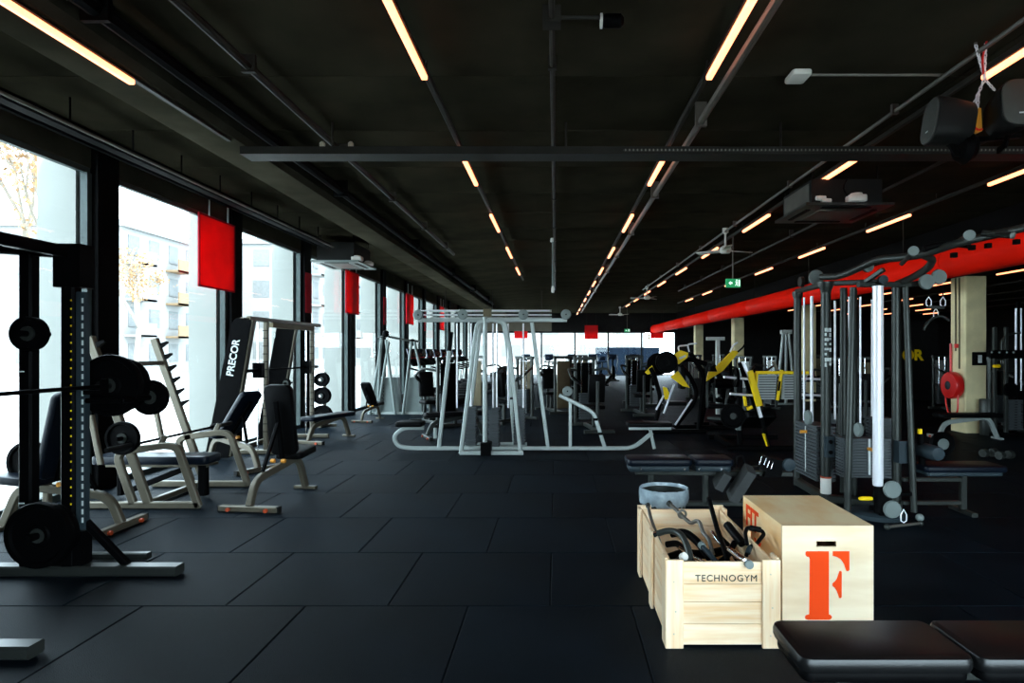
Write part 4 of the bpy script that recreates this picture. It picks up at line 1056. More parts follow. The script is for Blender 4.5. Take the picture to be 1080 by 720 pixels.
for a, b in (((763.5, 397.5), (790, 399.5)), ((770, 415), (795, 417)), ((843, 399), (870, 400)), ((843, 416), (868, 417))): part(t, 'plate_horn', MB().cyl(y3(*a, -.1), y3(*b, .05), .02, 10), 'white_rod')  # chrome horns, their shine put into a white colour
part(t, 'lower_bumper', MB().bar([y3(805.5, 457), y3(810, 470)], .05, .06), Y_)
part(t, 'lower_bumper', MB().bar([y3(785, 417.5), y3(786.5, 428)], .04, .05), Y_)
part(t, 'lower_bumper', MB().bar([y3(788, 431), y3(793, 429)], .07, .05), Y_)
part(t, 'side_rail', MB().bar([y3(803, 440), y3(812, 475)], .06, .06), K)
part(t, 'side_rail', MB().bar([y3(780, 382, .2), y3(800, 440, .2)], .06, .06), K)
part(t, 'side_rail', MB().bar([y3(845, 420, .3), y3(848, 475, .1)], .06, .06), K)
part(t, 'upright', MB().bar([y3(780, 398, .2), y3(780, 474, .2)], .08, .08), K)
part(t, 'upright_plate', MB().box(y3(778, 0).x, y3(782.5, 0).x, 9.96, 10.02, y3(0, 454).z, y3(0, 442).z), 'pulley_grey')
part(t, 'seat_pad', MB().pad(.5, .6, .12, Matrix.Translation((3.45, 10.6, .42)) @ Matrix.Rotation(R(-25), 4, 'X'), .06), 'vinyl_black')
part(t, 'base_frame', MB().bar([(2.75, 9.95, .04), (4.0, 9.95, .04)], .1, .08).bar([(2.75, 11.2, .04), (4.0, 11.2, .04)], .1, .08).bar([(2.9, 9.95, .04), (2.9, 11.2, .04)], .1, .08), K)
weight_plate('black plate leaning low beside the leg press frame', (2.82, 9.86, .56), .2)
weight_plate('black plate on the upper horn of the leg press', at(776, 398, 9.95), .16, 'X')

# ================================================================== MACHINES FURTHER BACK
def stack_machine(label, loc, rz, shroud='tan_shroud', frame='grey_steel', group='selectorised machines further back', h=1.44):
    t = thing('weight_machine', label, 'weight machine', loc, rz, group)
    part(t, 'base_frame', MB().bar([(-.35, 0, .04), (.35, 0, .04)], .08, .07).bar([(0, 0, .04), (0, 1.3, .04)], .08, .07).bar([(-.3, 1.3, .04), (.3, 1.3, .04)], .08, .07), frame)
    for x in (-.2, .2): part(t, 'upright', MB().bar([(x, 0, .05), (x, 0, h)], .06, .07), frame)
    part(t, 'top_cap', MB().bar([(-.24, 0, h), (.24, 0, h)], .09, .07), frame)
    part(t, 'shroud', MB().pad(.34, .03, h - .25, Matrix.Translation((0, -.06, h / 2 + .03)), .012, .008, 2), shroud)
    part(t, 'weight_stack', stack(MB(), -.13, .13, -.03, .12, .15, .72, 10), 'stack_iron')
    for x in (-.08, .08): part(t, 'guide_rod', MB().cyl((x, .04, .7), (x, .04, h), .012, 8), 'chrome')
    part(t, 'seat_pad', MB().pad(.40, .38, .08, Matrix.Translation((0, .85, .48)), .05), 'vinyl_black')
    part(t, 'seat_post', MB().bar([(0, .85, .06), (0, .85, .44)], .07, .07), frame)
    part(t, 'back_pad', MB().pad(.34, .10, .55, Matrix.Translation((0, 1.08, .86)) @ Matrix.Rotation(R(-8), 4, 'X'), .03), 'vinyl_black')
    part(t, 'back_post', MB().bar([(0, 1.16, .06), (0, 1.16, 1.0)], .06, .06), frame)
    for s in (-1, 1):
        a = part(t, 'lever_arm', MB().tube(fillet([(s * .2, .05, h - .25), (s * .42, .3, h - .2), (s * .42, .7, 1.05), (s * .3, .75, .95)], .12, 4), .026, 8), 'grey_steel')
        part(t, 'grip', MB().cyl((s * .42, .66, 1.09), (s * .25, .78, .93), .03, 10), 'vinyl_black', under=a)
    return t
def treadmill(label, loc, rz, group='treadmills along the side windows'):
    t = thing('treadmill', label, 'treadmill', loc, rz, group)
    part(t, 'deck', MB().pad(.80, 1.9, .18, Matrix.Translation((0, 0, .14)), .06, .03), 'black_steel')
    part(t, 'belt', MB().box(-.26, .26, -.88, .70, .225, .236), 'plate_rubber')
    part(t, 'motor_cover', MB().pad(.78, .4, .16, Matrix.Translation((0, .75, .27)), .06, .04), 'black_steel')
    for s in (-1, 1):
        part(t, 'upright', MB().bar(fillet([(s * .38, .72, .2), (s * .38, .62, 1.25)], .1), .06, .09), 'pale_shroud')
        part(t, 'handrail', MB().tube(fillet([(s * .38, .62, 1.1), (s * .38, .2, 1.0), (s * .38, -.1, .95)], .1), .025, 8), 'black_steel')
    c = part(t, 'console', MB().pad(.80, .36, .08, Matrix.Translation((0, .62, 1.28)) @ Matrix.Rotation(R(35), 4, 'X'), .05, .02), 'black_steel')
    part(t, 'screen', MB().pad(.48, .04, .34, Matrix.Translation((0, .74, 1.50)) @ Matrix.Rotation(R(-15), 4, 'X'), .015, .01, 2), 'screen_glass')
    return t
def cross_trainer(label, loc, rz, group='cross trainers near the end wall'):
    t = thing('cross_trainer', label, 'cross trainer', loc, rz, group)
    part(t, 'base', MB().bar([(0, -.9, .05), (0, .9, .05)], .12, .08).bar([(-.3, -.85, .04), (.3, -.85, .04)], .09, .07).bar([(-.3, .85, .04), (.3, .85, .04)], .09, .07), 'grey_steel')
    part(t, 'flywheel_cover', MB().lathe([(.05, -.09), (.34, -.09), (.38, -.05), (.38, .05), (.34, .09), (.05, .09)], (0, .6, .44), 'X', 24), 'black_steel')
    part(t, 'mast', MB().bar(fillet([(0, .55, .3), (0, .45, .9), (0, .35, 1.2)], .1), .07, .07), 'black_steel')
    part(t, 'console', MB().pad(.42, .05, .32, Matrix.Translation((0, .33, 1.28)) @ Matrix.Rotation(R(-20), 4, 'X'), .03, .02, 2), 'screen_glass')
    for s in (-1, 1):
        part(t, 'pedal_arm', MB().bar([(s * .17, .6, .36), (s * .17, -.5, .22)], .05, .05), 'grey_steel')
        part(t, 'pedal', MB().pad(.15, .36, .05, Matrix.Translation((s * .17, -.35, .30)), .03, .015, 2), 'vinyl_black')
        part(t, 'swing_handle', MB().tube(fillet([(s * .2, .5, .5), (s * .26, .42, 1.15), (s * .26, .2, 1.3), (s * .24, .1, 1.38)], .12), .022, 8), 'pale_shroud')
    return t
def bike(label, loc, rz, group='exercise bikes near the end wall'):
    t = thing('exercise_bike', label, 'exercise bike', loc, rz, group)
    part(t, 'base', MB().bar([(0, -.5, .06), (0, .5, .06)], .1, .08).bar([(-.28, -.5, .04), (.28, -.5, .04)], .08, .06).bar([(-.28, .5, .04), (.28, .5, .04)], .08, .06), 'black_steel')
    part(t, 'flywheel', MB().lathe([(.03, -.04), (.25, -.04), (.25, .04), (.03, .04)], (0, .35, .33), 'X', 22), 'plate_rubber')
    part(t, 'frame', MB().bar([(0, -.3, .08), (0, .1, .5), (0, .45, .9)], .09, .08), 'black_steel')
    part(t, 'seat_post', MB().bar([(0, -.1, .35), (0, -.28, .98)], .05, .05), 'grey_steel')
    part(t, 'saddle', MB().pad(.2, .27, .07, Matrix.Translation((0, -.28, 1.02)), .05, .02), 'vinyl_black')
    part(t, 'handlebar', MB().tube(fillet([(-.22, .2, 1.16), (-.22, .45, 1.1), (.22, .45, 1.1), (.22, .2, 1.16)], .08), .02, 8), 'vinyl_black')
    part(t, 'stem', MB().bar([(0, .45, .85), (0, .45, 1.1)], .06, .06), 'grey_steel')
    part(t, 'console', MB().pad(.26, .04, .2, Matrix.Translation((0, .5, 1.26)) @ Matrix.Rotation(R(-20), 4, 'X'), .02, .01, 2), 'screen_glass')
    return t

tm = treadmill('treadmill in the row by the side windows, first beyond the functional trainer', (-3.6, 18.2, 0), 75)
for i, (x, y) in enumerate(((-3.6, 19.5), (-3.6, 20.8), (-3.6, 22.1), (-3.6, 23.4), (-3.6, 24.7), (-3.6, 26.0), (-3.6, 27.3))):
    dup(tm, (x, y, 0), 75, 'treadmill in the row by the side windows, %s beyond the functional trainer' % ORD[i + 1])
ct = cross_trainer('cross trainer in the row before the end wall, first from the side windows', (-1.6, 33.0, 0), 180)
for i, x in enumerate((-.4, .8, 1.9, 3.0, 4.1)):
    dup(ct, (x, 33.0 + .3 * (i % 2), 0), 180, 'cross trainer in the row before the end wall, %s from the side windows' % ORD[i + 1])
bk = bike('exercise bike in the row behind the silver frame, first from the side windows', (-1.3, 28.5, 0), 160)
for i, x in enumerate((-.2, .9, 2.0)):
    dup(bk, (x, 28.5, 0), 160 + 15 * i, 'exercise bike in the row behind the silver frame, %s from the side windows' % ORD[i + 1])
# selector machines: (x, y, rotation, shroud, words)
SM = [(-2.3, 12.9, 35, 'black_steel', 'dark selector machine directly behind the seat loop of the silver frame'),
      (-2.1, 16.4, -30, 'tan_shroud', 'tan-shrouded selector machine between silver frame and treadmills'),
      (-.75, 14.5, 150, 'tan_shroud', 'tan-shrouded selector machine behind the legs of the silver frame'),
      (.15, 15.6, 20, 'tan_shroud', 'selector machine seen through the low row arm of the silver frame'),
      (.6, 13.2, 190, 'black_steel', 'dark selector machine just behind the low row arm of the silver frame'),
      (.75, 19.5, 170, 'tan_shroud', 'tan-shrouded selector machine beside the open aisle towards the end wall'),
      (2.35, 19.0, 200, 'tan_shroud', 'tan-shrouded selector machine across the aisle, in front of the navy hoarding'),
      (2.05, 16.3, 185, 'black_steel', 'dark selector machine across the aisle, closest to the yellow shrouds'),
      (4.6, 15.2, 140, 'pale_shroud', 'pale-shrouded selector machine behind the yellow arm cover'),
      (5.9, 17.0, 120, 'pale_shroud', 'pale-shrouded selector machine behind the leg press'),
      (5.6, 12.4, 160, 'black_steel', 'dark selector machine behind the cable tower posts'),
      (6.9, 13.6, 150, 'tan_shroud', 'tan-shrouded selector machine between cable tower and hose reel'),
      (9.0, 12.6, 200, 'black_steel', 'dark selector machine beside the concrete pier with the hose reel'),
      (10.6, 17.0, 180, 'pale_shroud', 'pale-shrouded selector machine in the dark zone beyond the piers'),
      (8.9, 21.0, 170, 'tan_shroud', 'tan-shrouded selector machine beyond the second concrete pier'),
      (6.3, 24.0, 150, 'tan_shroud', 'tan-shrouded selector machine in front of the third concrete pier'),
      (4.6, 20.5, 200, 'pale_shroud', 'pale-shrouded selector machine far behind the pulldown machine')]
protos = {}
for x, y, rz, sh, words in SM:
    if sh not in protos: protos[sh] = stack_machine(words, (x, y, 0), rz, sh)
    else: dup(protos[sh], (x, y, 0), rz, words)
# low pads in front of the dark machine behind the silver frame
bench('dark flat bench behind the seat loop of the silver frame', (-2.35, 11.2, 0), -65, None, padm='vinyl_black', frame='grey_steel')

# ---- bench by the hose reel
bench('flat bench with arched pale steel legs in front of the hose reel pier', (6.95, 11.2, 0), -90, None, frame='silver_frame', padm='vinyl_black', s=1.0)

# ---- dumbbell rack and dumbbells, medicine ball
t = thing('dumbbell_rack', 'two-tier dumbbell rack in the dark behind the cable tower', 'dumbbell rack', (6.2, 15.0, 0), w=True)
for z, y in ((.45, 14.9), (.85, 15.1)):
    part(t, 'tier', MB().box(4.9, 7.4, y - .16, y + .16, z, z + .03), 'black_steel')
for x in (4.95, 7.35): part(t, 'end_frame', MB().bar([(x, 14.8, .03), (x, 15.2, 1.0)], .07, .06).bar([(x, 14.7, .03), (x, 15.4, .03)], .07, .06), 'grey_steel')
db = None
for j, (z, y) in enumerate(((.54, 14.9), (.94, 15.1))):
    for i in range(10):
        lab = 'dumbbell on the %s tier of the rack, %s from the window side' % (('lower', 'upper')[j], ORD[i])
        loc = (5.05 + i * .24, y, z)
        if db is None:
            db = thing('dumbbell', lab, 'dumbbell', loc, 0, 'dumbbells on the two-tier rack')
            part(db, 'handle', MB().cyl((0, -.08, 0), (0, .08, 0), .016, 8), 'chrome')
            for s in (-1, 1):
                hd = part(db, 'head', MB().cyl((0, s * .06, 0), (0, s * .15, 0), .06, 14), 'plate_rubber')
                part(db, 'cap', MB().cyl((0, s * .148, 0), (0, s * .154, 0), .04, 12), 'pulley_grey', under=hd)
        else: dup(db, loc, 0, lab)
t = thing('weight_plate', 'round chrome-centred plate standing on the floor between cable tower and hose reel', 'weight plate', (5.85, 9.35, .19))
part(t, 'disc', MB().lathe([(.03, -.03), (.13, -.03), (.17, -.04), (.185, -.02), (.185, .02), (.17, .04), (.13, .03), (.03, .03)], (0, 0, 0), 'Y', 28), 'plate_rubber')
part(t, 'hub_ring', MB().lathe([(.02, -.045), (.075, -.045), (.085, -.035), (.085, .035), (.075, .045), (.02, .045)], (0, 0, 0), 'Y', 20), 'pulley_grey')
for i, (px, Y) in enumerate(((1043, 9.3), (1060, 9.1))):
    x = (px - CX) * Y / F_PX
    lab = ('small chrome dumbbell on the floor below the pale-legged bench', 'small chrome dumbbell on the floor under the bench end by the frame edge')[i]
    dd = thing('dumbbell', lab, 'dumbbell', (x, Y, .065), 20)
    part(dd, 'handle', MB().cyl((-.08, 0, 0), (.08, 0, 0), .014, 8), 'chrome')
    for s in (-1, 1): part(dd, 'head', MB().cyl((s * .06, 0, 0), (s * .14, 0, 0), .06, 14), 'grey_steel')

# ---- things on the first pier
P0 = 12.0
t = thing('hose_reel', 'round red fire hose reel mounted on the concrete pier', 'hose reel', (7.96, 12.23, .92), w=True)
part(t, 'drum', MB().lathe([(.03, -.20), (.17, -.20), (.25, -.19), (.265, -.16), (.265, -.05), (.25, -.03), (.05, -.02), (.05, 0)], (7.96, 12.23, .92), 'X', 30), 'red_paint')
part(t, 'hub', MB().lathe([(.005, -.225), (.05, -.22), (.085, -.205), (.085, -.19)], (7.96, 12.23, .92), 'X', 20), 'slate_plastic')
part(t, 'hose', MB().tube(fillet([(7.85, 12.05, .80), (7.84, 12.04, .45), (7.84, 12.12, .28), (7.84, 12.3, .30), (7.84, 12.42, .55), (7.85, 12.44, .85)], .12, 5), .016, 8), 'red_paint')
part(t, 'feed_pipe', MB().tube([(7.93, 12.40, 1.15), (7.93, 12.40, 1.75)], .02, 8), 'red_paint')
part(t, 'valve', MB().cbox((7.92, 12.2, 1.70), .06, .06, .08), 'red_paint')
t = thing('pier_conduits', 'thin pipes running up the lit face of the hose reel pier', 'pipe', (7.95, 12.2, 1.2), w=True)
for y in (12.16, 12.27): part(t, 'pipe', MB().cyl((7.945, y, 1.25 if y < 12.2 else 1.6), (7.945, y, 3.05), .014, 8), 'tan_shroud')
single('call_panel', MB().pad(.26, .05, .26, Matrix.Translation((8.21, 11.972, 1.45)), .015, .01, 2), 'black_paint', 'square black panel on the front of the hose reel pier', 'panel', (8.21, 11.97, 1.45))
single('paper_note', MB().box(8.17, 8.24, 11.935, 11.945, 1.37, 1.52), 'print_white', 'small white note on the square black panel', 'note', (8.2, 11.94, 1.45))
single('round_bin', MB().lathe([(.001, 0), (.135, 0), (.14, .02), (.15, .66), (.14, .68), (.12, .68), (.11, .05), (.001, .04)], (8.23, 11.75, 0), 'Z', 24), 'grey_steel', 'tall dark cylindrical bin in front of the hose reel pier', 'bin', (8.23, 11.75, 0))
# ---- yellow wall lettering in the dark zone
t = thing('wall_sign', 'dark wall sign with yellow letters beyond the cable tower', 'sign', (11.6, 20.0, 0), w=True)
part(t, 'board', MB().box(10.2, 12.4, 20.02, 20.06, 0.0, 2.6), 'dark_wall')
M = Matrix.Translation((11.55, 20.0, 1.45)) @ Matrix.Rotation(R(90), 4, 'X')
lettering(t, 'OR', .47, M, 'yellow_paint', bold=.02)

# ---- dark cable column beside the first pier, pale tripod frame far behind the leg press
Yk = 11.5
def k_(px, py, d=0): return at(px, py, Yk + d)
t = thing('pulley_machine', 'dark cable column with chrome rods and a yellow grip beside the hose reel pier', 'cable machine', (8.45, 11.5, 0), w=True)
part(t, 'base', MB().bar([(8.12, Yk, .04), (8.95, Yk, .04)], .09, .08).bar([(8.6, Yk - .3, .04), (8.6, Yk + .4, .04)], .09, .08), 'black_steel')
for px in (1049, 1061): part(t, 'upright', MB().bar([k_(px, 345), (k_(px, 0).x, Yk, .05)], .06, .06), 'grey_steel')
for px, r in ((1071.5, .018), (1077, .014)): part(t, 'guide_rod', MB().cyl(k_(px, 325), k_(px, 412), r, 10), 'white_rod')
part(t, 'outer_upright', MB().bar([k_(1074, 318, .1), (k_(1074, 0).x, Yk + .1, .05)], .07, .07), 'black_steel')
part(t, 'arch', MB().tube(fillet([k_(1056, 372), k_(1056, 358), k_(1064, 352), k_(1076, 351)], .15, 4), .02, 8), 'grey_steel')
part(t, 'cross_panel', MB().box(k_(1043, 0).x, k_(1078, 0).x, Yk - .05, Yk, k_(0, 378).z, k_(0, 369).z), 'black_steel')
for px in (1046, 1054, 1062, 1069): part(t, 'bolt', MB().cyl(k_(px, 371.5, -.07), k_(px, 371.5, -.05), .018, 8), 'pulley_grey')
part(t, 'yellow_grip', MB().lathe([(.01, -.07), (.03, -.05), (.03, .05), (.01, .07)], k_(1051, 386, -.06), 'X', 12), 'yellow_paint')
part(t, 'cam_wheel', MB().lathe([(.02, -.03), (.13, -.03), (.13, .03), (.02, .03)], k_(1066, 411, -.1), 'Y', 22), 'plate_rubber')
part(t, 'weight_stack', stack(MB(), 8.48, 8.74, Yk + .05, Yk + .22, .12, .7, 12), 'stack_iron')
t = thing('tripod_frame', 'pale converging tube frame far behind the leg press', 'cable machine', (6.8, 18.3, 0), w=True)
for a, b_ in (((826, 352), (819, 425)), ((829, 351), (829, 425)), ((832, 352), (839, 425))): part(t, 'tube', MB().tube([at(*a, 18.3), at(*b_, 18.3) * Vector((1, 1, 0)) + Vector((0, 0, .02))], .045, 10), 'silver_frame')
part(t, 'head', MB().cbox(at(829, 350, 18.3), .3, .15, .12), 'pale_shroud')
part(t, 'foot', MB().bar([(6.35, 18.3, .03), (7.25, 18.3, .03)], .08, .06), 'silver_frame')

# ================================================================== CEILING FITTINGS
LZ = 3.88
TL, TP_ = 1.42, 3.30
ROWS = [(-1.10, 5, 'between central conduit and side windows', None), (1.27, 12, 'beside the bright steel pipe', None), (3.56, 9, 'running above the ceiling fans', None),
        (5.92, 8, 'running above the red duct', None), (13.1, 6, 'first beyond the piers', 4), (15.5, 4, 'second beyond the piers', 6), (17.9, 3, 'third beyond the piers', 8), (20.3, 3, 'fourth beyond the piers', 8), (22.7, 2, 'fifth beyond the piers', 9)]
proto = None
for X, n, words, k0 in ROWS:
    k0 = k0 or 0
    tr = thing('light_track', 'dark track carrying tube lights, %s' % words, 'light track', (X, 4.0, LZ + .05), w=True)
    yend = 3.7 + (k0 + n) * TP_
    part(tr, 'rail', MB().bar([(X, 2.2, LZ + .055), (X, yend, LZ + .055)], .05, .05), 'conduit_dark')
    y = 3.0
    for i in range(max(2, int((min(yend, 26) - 3) / 2.2))): part(tr, 'hanger', MB().cyl((X, 3 + i * 2.2, LZ + .07), (X, 3 + i * 2.2, CEIL), .01, 6), 'conduit_dark')
    for i in range(n):
        y = 3.72 + (k0 + i) * TP_
        lab = 'warm tube light in the row %s, %s from the camera' % (words, ORD[i])
        if proto is None:
            proto = thing('tube_light', lab, 'tube light', (X, y, LZ), 0, 'warm ceiling tube lights')
            part(proto, 'diffuser', MB().pad(.052, TL, .045, Matrix.Translation((0, TL / 2, -.005)), .012, .012, 3), 'lamp_tube')
            part(proto, 'housing', MB().box(-.034, .034, 0, TL, .02, .032), 'dark_metal')
        else: dup(proto, (X, y, LZ), 0, lab)
t = dup(proto, (-3.40, 3.52, 3.755), 0, 'warm tube light under the concrete beam by the side windows')
tr = thing('light_track', 'dark track under the concrete beam by the side windows', 'light track', (-3.4, 4.0, 3.8), w=True)
part(tr, 'rail', MB().bar([(-3.40, 2.0, 3.79), (-3.40, 6.4, 3.79)], .05, .03), 'conduit_dark')

def rail(name, label, a, b, r, m, clips=0):
    a, b = Vector(a), Vector(b)
    t = thing(name, label, 'conduit', (a + b) / 2, w=True)
    part(t, 'pipe', MB().cyl(a, b, r, 8), m)
    for i in range(clips):
        p = a.lerp(b, (i + .5) / clips)
        part(t, 'clip', MB().box(p.x - r * 1.6, p.x + r * 1.6, p.y - .02, p.y + .02, p.z - r * 1.4, CEIL), m)
rail('conduit', 'central ceiling conduit running straight away from the camera', (-.03, 1.8, 3.97), (-.06, 24, 3.97), .022, 'conduit_dark', 10)
rail('conduit', 'bright steel pipe running beside the tube lights', (1.42, 1.8, 3.86), (1.44, 36, 3.86), .035, 'conduit_steel', 12)
rail('conduit', 'ceiling pipe on the window side ending before the silver frame', (-2.56, 1.8, 3.95), (-2.50, 15, 3.95), .035, 'conduit_dark', 6)
rail('conduit', 'ceiling conduit running past the hanging loudspeakers', (3.36, 2.0, 3.98), (3.36, 24, 3.98), .02, 'conduit_steel', 8)
rail('conduit', 'ceiling conduit between the two light rows above the fans', (4.75, 3.5, 3.93), (4.75, 24, 3.93), .025, 'conduit_dark', 8)
rail('conduit', 'dark ceiling pipe following the concrete beam', (-3.1, 1.8, 3.9), (-3.1, 30, 3.9), .06, 'black_paint', 6)
# window-side cable channel on rods
t = thing('cable_channel', 'black cable channel hung on rods above the side windows', 'cable channel', (-4.72, 10, 3.77), w=True)
part(t, 'channel', MB().bar([(-4.72, 2.2, 3.77), (-4.72, 12.7, 3.77)], .14, .09), 'black_paint')
part(t, 'pipe', MB().cyl((-4.60, 2.2, 3.74), (-4.60, 12.7, 3.74), .018, 8), 'conduit_steel')
part(t, 'pipe', MB().cyl((-4.98, 2.2, 3.80), (-4.98, 12.7, 3.80), .03, 8), 'black_paint')
for i in range(9): part(t, 'hanger_rod', MB().cyl((-4.70, 5.07 + i * .885, 3.80), (-4.70, 5.07 + i * .885, CEIL + .01), .010, 6), 'black_paint')
# perforated tray across
t = thing('cable_tray', 'perforated cable tray crossing the ceiling from beam to loudspeakers', 'cable tray', (2, 6.5, 3.7), w=True)
part(t, 'side', MB().box(-3.32, 7.4, 6.46, 6.475, 3.665, 3.745), 'tray_steel')
part(t, 'perforated_strip', MB().box(.7, 7.4, 6.452, 6.46, 3.695, 3.715), 'tray_perforation')
part(t, 'base', MB().box(-3.32, 7.4, 6.475, 6.70, 3.665, 3.68), 'tray_steel')
part(t, 'side', MB().box(-3.32, 7.4, 6.70, 6.715, 3.665, 3.745), 'tray_steel')
for x in (-2.4, 0.1, 2.4, 4.8, 7.0): part(t, 'hanger_rod', MB().cyl((x, 6.6, 3.68), (x, 6.6, CEIL + .01), .012, 6), 'conduit_dark')
for px in (340, 370): 
    single('spot_lamp', MB().lathe([(.001, 0), (.018, 0), (.03, .04), (.03, .07), (.012, .09), (.001, .09)], at(px, 152, 6.58) * Vector((1, 1, 0)) + Vector((0, 0, 3.745)), 'Z', 12), 'fan_brass',
           'small brass sensor standing on the cable tray, %s from the concrete beam' % ('first' if px == 340 else 'second'), 'sensor', at(px, 152, 6.58) * Vector((1, 1, 0)) + Vector((0, 0, 3.745)))

# red fabric duct
t = thing('air_duct', 'long round red air duct running under the ceiling along the piers', 'air duct', (6.3, 20, 3.02), w=True)
for i in range(7):
    y0 = 4.8 + i * 5.0
    part(t, 'duct_section', MB().lathe([(.235, y0), (.25, y0 + .02), (.25, y0 + 4.96), (.235, y0 + 4.985)], (6.3, 0, 3.02), 'Y', 32), 'red_duct')
for i in range(8): part(t, 'hanger', MB().tube([(6.3, 7 + i * 4.2, 3.26), (6.3, 7 + i * 4.2, CEIL)], .008, 6), 'conduit_dark')

# banners
for i, (y0, y1b) in enumerate(((8.95, 9.95), (15.2, 16.2), (21.3, 22.4), (27.4, 28.5))):
    X = -5.20
    t = thing('banner', 'red banner hanging before the side windows, %s from the power rack' % ORD[i], 'banner', (X, (y0 + y1b) / 2, 2.6), 0, 'red banners along the side windows', w=True)
    part(t, 'cloth', MB().box(X - .006, X + .006, y0 + .02, y1b - .02, 2.56, 3.60), 'red_cloth')
    part(t, 'frame', MB().box(X - .012, X + .012, y0, y0 + .025, 2.55, 3.61).box(X - .012, X + .012, y1b - .025, y1b, 2.55, 3.61).box(X - .012, X + .012, y0, y1b, 2.54, 2.565).box(X - .012, X + .012, y0, y1b, 3.595, 3.62), 'red_dark')
    for yy in (y0 + .28, y1b - .2): part(t, 'hanger', MB().cyl((X, yy, 3.6), (X, yy, CEIL - .1), .012, 6), 'pale_shroud')
for i, k in enumerate((2, 4, 6)):
    y0 = Y2 + PER * k - .33
    single('pier_banner', MB().pad(.012, .32, .84, Matrix.Translation((-5.222, y0 + .16, 2.82)), .004, .003, 1), 'red_dark', 'narrow dark red banner on a black window pier, %s from the smith machine' % ORD[i], 'banner', (-5.222, y0 + .16, 2.4), 'dark banners on the piers')
for i, x in enumerate((-2.3, 2.25, 6.5)):
    z0, z1 = (2.38, 3.26) if i == 1 else (2.42, 2.95)
    t = thing('banner', 'square red banner before the end windows, %s from the side windows' % ORD[i], 'banner', (x, 39.88, z0), 0, 'red banners at the end wall', w=True)
    part(t, 'cloth', MB().box(x - .43, x + .43, 39.88, 39.90, z0, z1), 'red_cloth')
    for xx in (x - .3, x + .3): part(t, 'hanger', MB().cyl((xx, 39.89, z1 - .02), (xx, 39.89, CEIL), .01, 6), 'conduit_dark')

# pale slatted baffle behind the silver frame
t = thing('slatted_baffle', 'pale horizontal slats hung under the ceiling behind the silver frame', 'baffle', (-2.8, 25, 2.6), w=True)
for i, (pa, pb) in enumerate(((326.5, 329), (331, 333), (334.5, 336.5), (339, 349))):
    part(t, 'slat', MB().box(-5.1 if i < 3 else -3.2, -.2, 25, 25.06, EYE - (pb - CY) * 25 / F_PX, EYE - (pa - CY) * 25 / F_PX), 'pale_shroud' if i < 3 else 'champagne_steel')
for x in (-4.5, -2.6, -.6): part(t, 'hanger', MB().cyl((x, 25.03, 3.2), (x, 25.03, CEIL), .015, 6), 'conduit_dark')

# air-conditioning cassettes
def cassette(label, x0, x1, y0, y1, z0, h, panel='grey_steel'):
    t = thing('air_cassette', label, 'air conditioner', ((x0 + x1) / 2, (y0 + y1) / 2, z0), w=True)
    part(t, 'body', MB().box(x0 + .1, x1 - .12, y0 + .08, y1 - .08, z0 + .03, z0 + h), 'dark_metal')
    part(t, 'side_grille', MB().box(x0 + .09, x0 + .102, y0 + .14, y1 - .14, z0 + .06, z0 + h - .04), 'conduit_steel')
    part(t, 'bottom_panel', MB().box(x0, x1, y0, y1, z0, z0 + .035), panel)
    part(t, 'intake_grille', MB().box(x0 + .3, x1 - .3, y0 + .3, y1 - .3, z0 - .006, z0 + .002), 'conduit_steel')
    for i, (a, b, c, d) in enumerate(((x0 + .25, x1 - .25, y0 + .10, y0 + .16), (x0 + .25, x1 - .25, y1 - .16, y1 - .10), (x0 + .10, x0 + .16, y0 + .25, y1 - .25), (x1 - .16, x1 - .10, y0 + .25, y1 - .25))):
        part(t, 'air_flap', MB().box(a, b, c, d, z0 - .012, z0 + .002), 'black_steel')
    for x in (x0 + .15, x1 - .15):
        for y in (y0 + .15, y1 - .15): part(t, 'hanger_rod', MB().cyl((x, y, z0 + h), (x, y, CEIL + .01), .012, 6), 'black_paint')
    return t
cassette('black air-conditioning cassette hung between the light rows above the cable tower', 3.25, 4.40, 8.02, 9.18, 3.50, .36)
cassette('black air-conditioning cassette hung by the side windows above the smith machine', -5.15, -4.15, 12.9, 14.2, 3.47, .42, 'pulley_grey')  # lit edge of the bottom panel put into a paler panel colour
def pump(label, c, s=1.0):
    c = Vector(c)
    t = thing('condensate_pump', label, 'pump', c, w=True)
    part(t, 'housing', MB().pad(.26 * s, .16, .10 * s, Matrix.Translation(c + Vector((0, 0, .05 * s))), .03, .02, 3), 'white_plastic')
    part(t, 'lid', MB().lathe([(.09 * s, 0), (.08 * s, .03 * s), (.001, .045 * s)], c + Vector((0, 0, .095 * s)), 'Z', 16), 'white_plastic')
    part(t, 'hose', MB().tube(fillet([c + Vector((-.1 * s, 0, .06)), c + Vector((-.2 * s, 0, .2 * s)), c + Vector((-.12 * s, 0, .35 * s))], .1, 4), .012, 6), 'black_steel')
pump('white condensate pump on the cassette above the cable tower', (3.90, 8.02, 3.535), .9)
part_box = single
single('valve_head', MB().lathe([(.001, 0), (.03, 0), (.035, .05), (.03, .12), (.001, .13)], (3.40, 8.07, 3.60), 'X', 12).lathe([(.001, 0), (.03, 0), (.035, .05), (.03, .12), (.001, .13)], (3.47, 8.07, 3.565), 'X', 12), 'white_plastic',
       'pair of white valve heads at the front of the cassette above the cable tower', 'valve', (3.4, 8.07, 3.6))
pump('pale condensate pump beside the cassette by the side windows', (-4.22, 13.05, 3.505), .9)
pump('pale condensate pump at the room end of the cassette by the side windows', (-4.20, 13.75, 3.505), .8)

